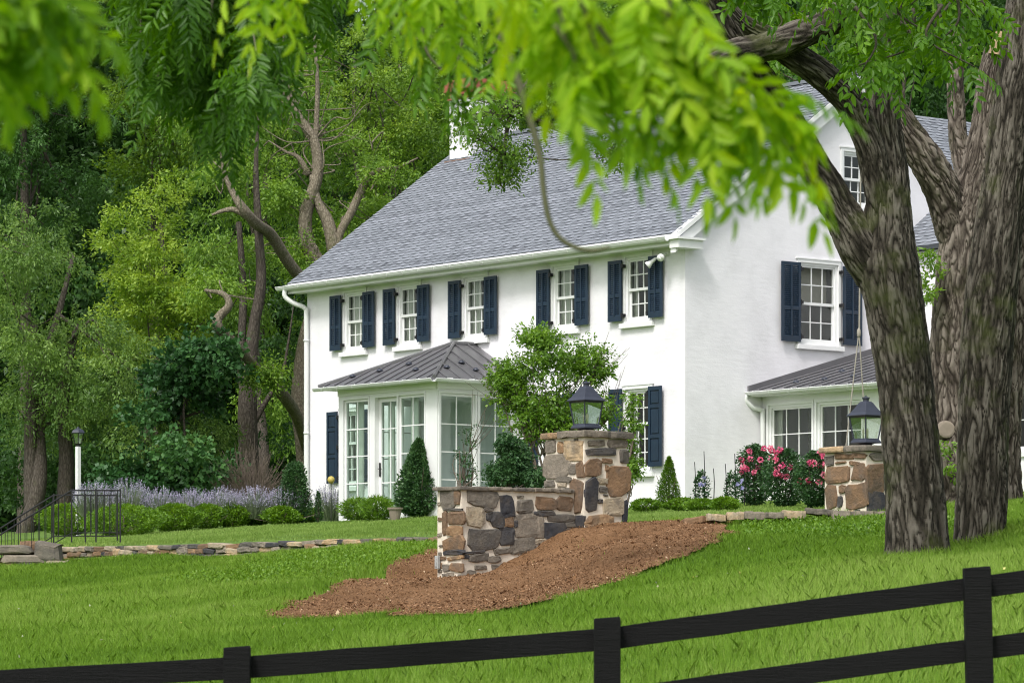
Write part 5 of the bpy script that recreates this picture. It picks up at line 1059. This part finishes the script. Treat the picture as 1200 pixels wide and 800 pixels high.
mb.build('branches', MT['barkdark'], root); V, T = crown(cl, r9, .05, .028, 5, 8, .8, .4, (.35, .2), .18); fast_mesh('leaves', V, 4, T, MT['leaf_mid'], root)
# blurred bare twig curling over the roof
mb = MB(); mb.tube([b9(570, -60), b9(590, 40), b9(615, 120), b9(632, 180), b9(637, 225), b9(645, 262), b9(662, 284), b9(690, 294), b9(715, 290)], [.012, .012, .011, .010, .009, .0085, .008, .007, .004], 7, 4)
mb.build('dangling_twig', MT['greentwig'], None, origin=b9(632, 180), smooth=True, label='single bare blurred twig curling down over the roof and eave', cat='twig')

# --- shrubs and bedding plants
def ball(base, rx, ry, h, rng, n, L, Wd, cone=0.0, up=.6, shell=.55):
    th = rng.uniform(0, 2*math.pi, n); t = rng.uniform(0, 1, n); e = np.sqrt(np.clip(1-(2*t-1)**2, 0, 1)) if cone == 0 else np.clip((1-t)**cone*(1-np.exp(-t*14)), .02, 1)
    q1, q2, q3 = rng.uniform(0, 6, 3); lump = 1+.15*np.sin(3*th+5*t+q1)+.12*np.sin(7*th-9*t+q2)+.10*np.sin(11*th+17*t+q3)*np.sin(13*t+q1); rr = e*lump*rng.uniform(shell, 1.05, n)
    P = np.asarray(base)+np.c_[np.cos(th)*rr*rx, np.sin(th)*rr*ry, t*h*(1+.04*np.sin(5*th))+.02]; D = np.c_[np.cos(th), np.sin(th), np.full(n, up)]
    return leafcloud(P, D, L, Wd, rng, .7, 0)
def bush(name, label, cat, x, y, wpx, hpx, leaf, seed, n=2600, L=.05, Wd=.03, cone=0.0, group=None, dy=0, depth=None, T0=(.5, .2)):
    b = onT(x, y); b = np.array([b[0], b[1]+dy, float(T_h(b[0], b[1]+dy))]); q_ = F/b[1]; rx = wpx/2/q_; h = hpx/q_; rng = R(seed)
    V = ball(b, rx, depth or rx, h, rng, n, L, Wd, cone); root = thing(name, at(b), label, cat, group)
    mb = MB(); mb.tube([b-(0, 0, .05), b+(0, 0, h*.35), b+(0, 0, h*.7)], [.03, .025, .01], 6)
    for k in range(7): d = np.array([rng.normal(0, rx*.5), rng.normal(0, rx*.5), h*rng.uniform(.3, .7)]); mb.tube([b+(0, 0, .05), b+d], [.015, .005], 5)
    mb.build('stem', MT['twig'], root); m = len(V)//4; pt = np.clip(rng.normal(*T0, m)+.15*np.sin(V[::4, 0]*9)*np.sin(V[::4, 2]*11), 0, 1); fast_mesh('foliage', V, 4, pt, MT[leaf], root); return b
HG = 'low boxwood hedge bushes'
for x, y, w, h, s, lb in ((145, 629, 80, 34, 201, 'large fresh green low bush at the left end of the hedge beside the railing'), (205, 624, 52, 30, 202, 'low round bush second from the left in the hedge'), (243, 621, 36, 27, 203, 'low round bush third from the left in the hedge'), (272, 619, 34, 25, 204, 'low round bush fourth from the left in the hedge'),
                          (301, 617, 28, 17, 205, 'smallest flat bush in the middle of the hedge'), (330, 616, 36, 20, 206, 'low bush in the hedge below the green shrub by the house corner'), (361, 613, 26, 15, 207, 'last low bush at the right end of the hedge'), (80, 628, 62, 34, 208, 'low green bush behind the balusters at the foot of the lamp post')):
    bush('boxwood_bush', lb, 'bush', x, y, w*1.15, h*1.05, 'leaf_lightbox', s, 7000 if w > 40 else 4200, .06, .034, group=HG)
bush('upright_boxwood', 'tall cone shaped dark boxwood in front of the sunroom corner', 'shrub', 491, 607, 60, 88, 'leaf_box', 211, 15000, .075, .045, .62, depth=.55, T0=(.62, .26))
bush('round_boxwood', 'dark green rounded shrub at the left corner of the house', 'shrub', 346, 605, 40, 70, 'leaf_box', 212, 9000, .05, .035, .3)
bush('dwarf_conifer', 'tiny dark green cone shrub between lavender and house wall', 'shrub', 373, 604, 10, 36, 'leaf_box', 213, 1500, .04, .02, .5)
bush('arborvitae', 'small bright green pointed conifer against the white gable corner', 'shrub', 784, 598, 34, 60, 'leaf_lightbox', 214, 7000, .05, .018, .8, T0=(.3, .2))
for x, w, h, s, lb in ((757, 36, 14, 215, 'low green mound left of the small pointed conifer'), (800, 34, 15, 216, 'low green mound right of the small pointed conifer'), (822, 40, 14, 217, 'low green mound below the clematis stakes'), (850, 34, 16, 218, 'low green mound left of the rose bushes')):
    bush('groundcover_mound', lb, 'plant', x, 600, w, h, 'leaf_lightbox', s, 2600, .045, .03, group='low mounds along the gable wall')
for x, w, h, s, lb in ((418, 30, 24, 219, 'yellow green leafy plant right of the lavender'), (442, 32, 26, 220, 'pale spiky bush in front of the sunroom door')):
    bush('perennial_plant', lb, 'plant', x, 611, w*1.2, h, 'leaf_shrub', s, 2600, .13, .022, T0=(.4, .25))
# dark shrub behind the low wall, and dogwood
def multistem(name, label, base, specs, leaf, seed, nstem=5, dens=14, rr=(.1, .2), bare=None, cat='shrub', **kw):
    rng = R(seed); cl = blobs(specs, rng, rr, dens); root = thing(name, at(base), label, cat); mb = MB(); b = np.array(base, float)
    for k in range(nstem):
        c = np.asarray(cl[rng.integers(len(cl))][0]); m = b+(c-b)*.5+rng.normal(size=3)*.08; mb.tube([b+np.r_[rng.normal(0, .05, 2), 0], m, c], [.032, .02, .008], 6, 4)
        for j in range(5): c2 = np.asarray(cl[rng.integers(len(cl))][0]); mm = m+(c2-m)*.5+rng.normal(size=3)*.08; mb.tube([m, mm, c2], [.014, .009, .004], 5, 3)
    for P in (bare or []):
        e = np.array(P[0]); t = np.array(P[1])
        for j in range(P[2]): d = (t-e)+rng.normal(size=3)*np.linalg.norm(t-e)*.35; mb.tube([e, e+d*.5+rng.normal(size=3)*.05, e+d], [.008, .005, .0025], 4, 2)
    mb.build('stems', MT['twig'], root); V, T = crown(cl, rng, **kw); fast_mesh('foliage', V, 4, T, MT[leaf], root)
dgb = (px(645, 600, 66)[0], 66, float(T_h(px(645, 600, 66)[0], 66)))
multistem('dogwood', 'small multi stemmed dogwood with fresh green leaves between sunroom and lantern', dgb, [(640, 450, 58, 42, 66, .7), (660, 415, 48, 20, 66, .6), (615, 460, 36, 26, 66, .5), (690, 430, 22, 20, 66, .4), (625, 490, 40, 24, 66, .5), (690, 480, 25, 20, 66, .4), (655, 500, 45, 18, 66, .4), (595, 440, 14, 16, 66, .3), (632, 395, 14, 10, 66, .3)], 'leaf_shrub', 301, 9, 11.5, (.13, .26),
          bare=[(px(690, 450, 66), px(715, 415, 66), 14), (px(600, 480, 66), px(570, 450, 66), 12), (px(705, 500, 66), px(715, 450, 66), 14)], nspr=9, nleaf=9, L=.075, Wd=.04, sprig=.2, droop=.25, cat='small tree')
b_ = (px(600, 600, 62)[0], 62, float(T_h(px(600, 600, 62)[0], 62)))
multistem('dark_shrub', 'dark glossy shrub rising behind the low stone wall', b_, [(604, 540, 14, 24, 62, .3), (588, 555, 14, 14, 62, .3), (622, 560, 16, 10, 62, .3), (596, 520, 8, 8, 62, .2)], 'leaf_box', 302, 6, 42, (.06, .13), nspr=7, nleaf=9, L=.05, Wd=.03, sprig=.12)
b_ = (px(727, 600, 60)[0], 60, float(T_h(px(727, 600, 60)[0], 60)))
multistem('climbing_sapling', 'thin green sapling just right of the lantern pillar', b_, [(741, 500, 7, 50, 60, .2), (738, 548, 12, 12, 60, .2)], 'leaf_shrub', 303, 3, 12, (.05, .09), nspr=5, nleaf=8, L=.06, Wd=.035, sprig=.12)
b_ = (px(545, 560, 68)[0], 68., float(T_h(px(545, 560, 68)[0], 68)))
multistem('bare_sapling', 'thin nearly bare sapling in front of the sunroom side windows', b_, [(548, 535, 12, 40, 68, .2)], 'leaf_box', 304, 3, 12, (.04, .07), bare=[(px(550, 530, 68), px(575, 470, 68), 7), (px(545, 560, 68), px(540, 510, 68), 4)], nspr=4, nleaf=5, L=.05, Wd=.03, sprig=.12)
# brown twiggy shrub
rng = R(310); b = np.array(base_at(292, 89)); root_o = b; mb = MB()
for k in range(520):
    a = rng.uniform(0, 6.28); s = rng.uniform(.1, 1)**.7; h = rng.uniform(.8, 2.2)*(1-.35*s); sp = s*1.05
    P = [b+(.12*math.cos(a), .12*math.sin(a), 0), b+np.array([sp*.5*math.cos(a), sp*.5*math.sin(a), h*.6])+rng.normal(size=3)*.08, b+np.array([sp*math.cos(a), sp*math.sin(a), h])+rng.normal(size=3)*.14]; mb.tube(P, [.008, .006, .0035], 4, 1)
mb.build('bare_shrub', MT['twig'], None, origin=b, label='brown leafless twiggy shrub at the foot of the grey trunk behind the lavender', cat='shrub')
# lavender
def lavender(label, x, y, w, h, seed, n=380):
    b = onT(x, y); q_ = F/b[1]; W_ = w/q_; H = h/q_; rng = R(seed); root = thing('lavender_plant', at(b), label, 'plant', 'lavender plants')
    a = rng.uniform(0, 6.28, n); s = np.sqrt(rng.uniform(0, 1, n)); tip = np.c_[np.cos(a)*s*W_/2, np.sin(a)*s*.4, H*(1-.3*s**2)*rng.uniform(.5, 1.12, n)]
    bs = tip*np.array([.45, .45, 0]); P = np.stack([bs, bs*.4+tip*np.array([.6, .6, .5])], 1); th = rng.uniform(0, 6.28, n); sd_ = np.c_[np.cos(th), np.sin(th), np.zeros(n)]
    V = np.stack([b+bs-sd_*.008, b+bs+sd_*.008, b+tip+sd_*.004, b+tip-sd_*.004], 1).reshape(-1, 3); T = rng.uniform(0, 1, n)
    m = 1500; t = rng.integers(0, n, m); f = rng.uniform(.05, .6, m)[:, None]; V2 = leafcloud(b+bs[t]+(tip[t]-bs[t])*f, np.tile([0, 0, 1.2], (m, 1)), .07, .012, rng, .5, 0)
    fast_mesh('stems', np.concatenate([V, V2]), 4, np.r_[T, rng.uniform(0, 1, m)], MT['lav_green'], root)
    k = 8; u = np.linspace(0, 1, k); d = tip-bs; d /= np.linalg.norm(d, axis=1)[:, None]
    P = (b+tip)[:, None]+d[:, None]*(u*.13)[None, :, None]-d[:, None]*.03; V3 = leafcloud(P.reshape(-1, 3), np.repeat(d, k, 0), .026, .022, rng, .9, 0)
    fast_mesh('flower_spikes', V3, 4, rng.uniform(0, 1, n*k), MT['lav_flower'], root)
for i, (x, y, w, h, lb) in enumerate(((110, 610, 50, 40, 'lavender beside the white lamp post behind the railing'), (150, 612, 50, 46, 'tallest lavender behind the large left hedge bush'), (188, 612, 44, 36, 'lavender left of the gap in the flower row'), (228, 610, 48, 32, 'lavender behind the third hedge bush'), (262, 609, 46, 33, 'lavender in front of the bare twiggy shrub'),
                                      (298, 608, 46, 33, 'lavender in the middle of the row below the grey trunk'), (335, 608, 46, 32, 'lavender in front of the rounded dark shrub'), (388, 610, 50, 36, 'lavender against the house wall under the single shutter'))): lavender(lb, x, y, w, h, 400+i)
# roses, clematis on stakes
def rosebush(label, x, y, w, h, seed, nf):
    b = onT(x, y); q_ = F/b[1]; rng = R(seed); root = thing('rose_bush', at(b), label, 'rose bush', 'rose bushes beside the wing')
    V = ball(b, w*.58/q_, .45, h/q_*1.0, rng, 5200, .06, .04, 0, .3, .3); mb = MB()
    for k in range(8): mb.tube([b, b+np.array([rng.normal(0, w/q_*.2), rng.normal(0, .15), h/q_*rng.uniform(.6, .95)])], [.012, .005], 5)
    mb.build('canes', MT['twig'], root); fast_mesh('foliage', V, 4, rng.uniform(0, .8, len(V)//4), MT['leaf_box'], root)
    for k in range(nf):
        P, T = [], []
        c = b+np.array([rng.uniform(-.5, .5)*w/q_*.95, -.2-rng.uniform(0, .25), h/q_*(rng.uniform(.45, 1.08))]); m = 40; d = rng.normal(size=(m, 3)); d /= np.linalg.norm(d, axis=1)[:, None]; P.append(leafcloud(c+d*.03, d, .045, .05, rng, .5, 0)); T.append(np.clip(rng.normal(rng.uniform(.2, .8), .15, m), 0, 1)); fast_mesh('bloom', np.concatenate(P), 4, np.concatenate(T), MT['rose'], root)
for i, a in enumerate((('rose bush with high pink blooms beside the wing downspout', 884, 594, 38, 70, 501, 12), ('rose bush with pink blooms below the first wing window', 920, 595, 44, 66, 502, 13), ('rose bush with coral blooms next to the right pillar', 955, 596, 36, 64, 503, 11))): rosebush(*a)
for i, (x, h, lb) in enumerate(((822, 50, 'left thin clematis with pale violet flowers on stakes by the gable wall'), (858, 48, 'thin clematis on stakes just left of the roses'))):
    b = onT(x, 596); q_ = F/b[1]; rng = R(520+i); root = thing('clematis', at(b), lb, 'climbing plant', 'clematis on stakes'); mb = MB()
    for dx, hh in ((-8, 1.1), (3, 1.35), (14, .95)): mb.tube([b+(dx/q_, 0, 0), b+(dx/q_+.02, 0, h/q_*.6), b+(dx/q_, 0, h/q_*hh)], [.012, .01, .008], 5, 2)
    mb.build('stakes', MT['iron'], root); V = ball(b, 12/q_, .15, h/q_*.85, rng, 700, .06, .04, .35, .4, .2); fast_mesh('foliage', V, 4, rng.uniform(0, .8, len(V)//4), MT['leaf_box'], root)
    P_ = [leafcloud(np.tile(b+np.array([rng.uniform(-11, 11)/q_, -.2, h/q_*rng.uniform(.15, .8)]), (6, 1)), np.array([[math.cos(t), -.3, math.sin(t)] for t in np.linspace(0, 6.28, 7)[:6]]), .06, .045, rng, .1, 0) for k in range(5 if i == 0 else 3)]
    for P in P_: fast_mesh('flower', P, 4, rng.uniform(0, 1, len(P)//4), MT['clem'], root)
# pot, globe finial stake
b = onT(463, 611); mb = MB(); mb.ring(lambda x, y, z: (b[0]+x, b[1]+y, b[2]+z), [(.09, 0), (.12, .12), (.14, .26), (.17, .27), (.17, .31), (.13, .31), (.12, .26)], 18); mb.build('plant_pot', MT['terra'], None, origin=b, smooth=False, label='small weathered clay pot on the grass left of the cone shaped boxwood', cat='pot')
b = onT(388, 608); root = thing('garden_stake', at(b), 'thin garden stake topped with a pale yellow globe in front of the navy shutter', 'garden stake'); q_ = F/b[1]
mb = MB(); mb.tube([b, b+(0, 0, 42/q_)], .009, 6); mb.build('rod', MT['iron'], root)
mb = MB(); mb.ring(lambda x, y, z: (b[0]+x, b[1]+y, b[2]+z+46/q_), [(.001, -.09), (.05, -.075), (.08, -.03), (.085, .0), (.08, .03), (.05, .075), (.001, .09)], 14); mb.build('globe', MT['brass'], root, smooth=True)
# rope swing
Ys = 57.6; root = thing('rope_swing', at(px(1006, 560, Ys)), 'rope swing hanging beside the forked trunk in front of the wing', 'swing')
mb = MB(); mb.tube([px(1010, 40, Ys), px(1007, 385, Ys)], .014, 6); mb.tube([px(1006, 394, Ys), px(993, 508, Ys), px(986, 575, Ys)], .011, 6); mb.tube([px(1007, 394, Ys), px(1012, 470, Ys), px(1020, 575, Ys)], .011, 6); mb.build('rope', MT['rope'], root)
mb = MB(); c = px(1006.5, 390, Ys); mb.ring(lambda x, y, z: (c[0]+x, c[1]+y, c[2]+z), [(.01, -.08), (.03, -.05), (.035, 0), (.03, .05), (.01, .08)], 10); mb.build('knot', MT['rope'], root, smooth=True)
mb = MB(); c = px(1003, 576, Ys); mb.box(lambda x, y, z: (c[0]+x, c[1]+y, c[2]+z), -.28, .28, -.1, .1, -.03, .01); mb.build('seat', MT['wood'], root, bevel=.006)

# ------------------------------------------------------------------ black board fence in front
FY = 23.0; fe = thing('board_fence', at((0, FY, -1.3)), 'black stained three rail board fence across the foreground', 'fence')
fp = [(-157, 786), (278, 757), (711.5, 723), (1144.5, 664), (1580, 606)]; q_ = F/FY
W3 = lambda s, d, z: (s, d, z); rf = R(600)
for i, (x, y) in enumerate(fp):
    X = (x-600)/q_; z = (725-y)/q_; lean = [.0, .0, .0, -.012, 0][i]; h = .087; mb = MB(); V = []
    for zz, k in ((z-1.55, 1), (z-.012, 1), (z, .93)):
        for a, b in ((-1, -1), (1, -1), (1, 1), (-1, 1)): V.append((X+a*h*k+lean*(z-zz)*-1*2, FY+b*.06*k, zz+(.006*a if k < 1 else 0)))
    mb.add(V, [(3, 2, 1, 0), (8, 9, 10, 11)]+[(j*4+k, j*4+(k+1) % 4, (j+1)*4+(k+1) % 4, (j+1)*4+k) for j in range(2) for k in range(4)]); mb.build('post', MT['fence'], fe, bevel=.006)
tr_ = [(-157, 794), (278, 769), (711.5, 735.5), (1144.5, 675), (1580, 617)]
for off in (0, 72.5, 145):
    for i in range(4):
        (xa, ya), (xb, yb) = tr_[i], tr_[i+1]; n = 10; pa = rf.normal(0, .2, n+1); V = []
        for k in range(n+1):
            t = k/n; x = xa+(xb-xa)*t; y = ya+(yb-ya)*t+off+pa[k]+(.5*math.sin(math.pi*t)*(1 if i % 2 else -.7)); X = (x-600)/q_+(.004 if k == 0 else -.004 if k == n else 0); z = (725-y)/q_; w = .148
            V += [(X, FY+.062, z), (X, FY+.088, z-.002), (X, FY+.088, z-w+.002), (X, FY+.062, z-w)]
        m_ = MB(); m_.add(V, [(j*4+k, j*4+(k+1) % 4, (j+1)*4+(k+1) % 4, (j+1)*4+k) for j in range(n) for k in range(4)]+[(3, 2, 1, 0), (4*n, 4*n+1, 4*n+2, 4*n+3)]); m_.build('rail', MT['fence'], fe, bevel=.004)
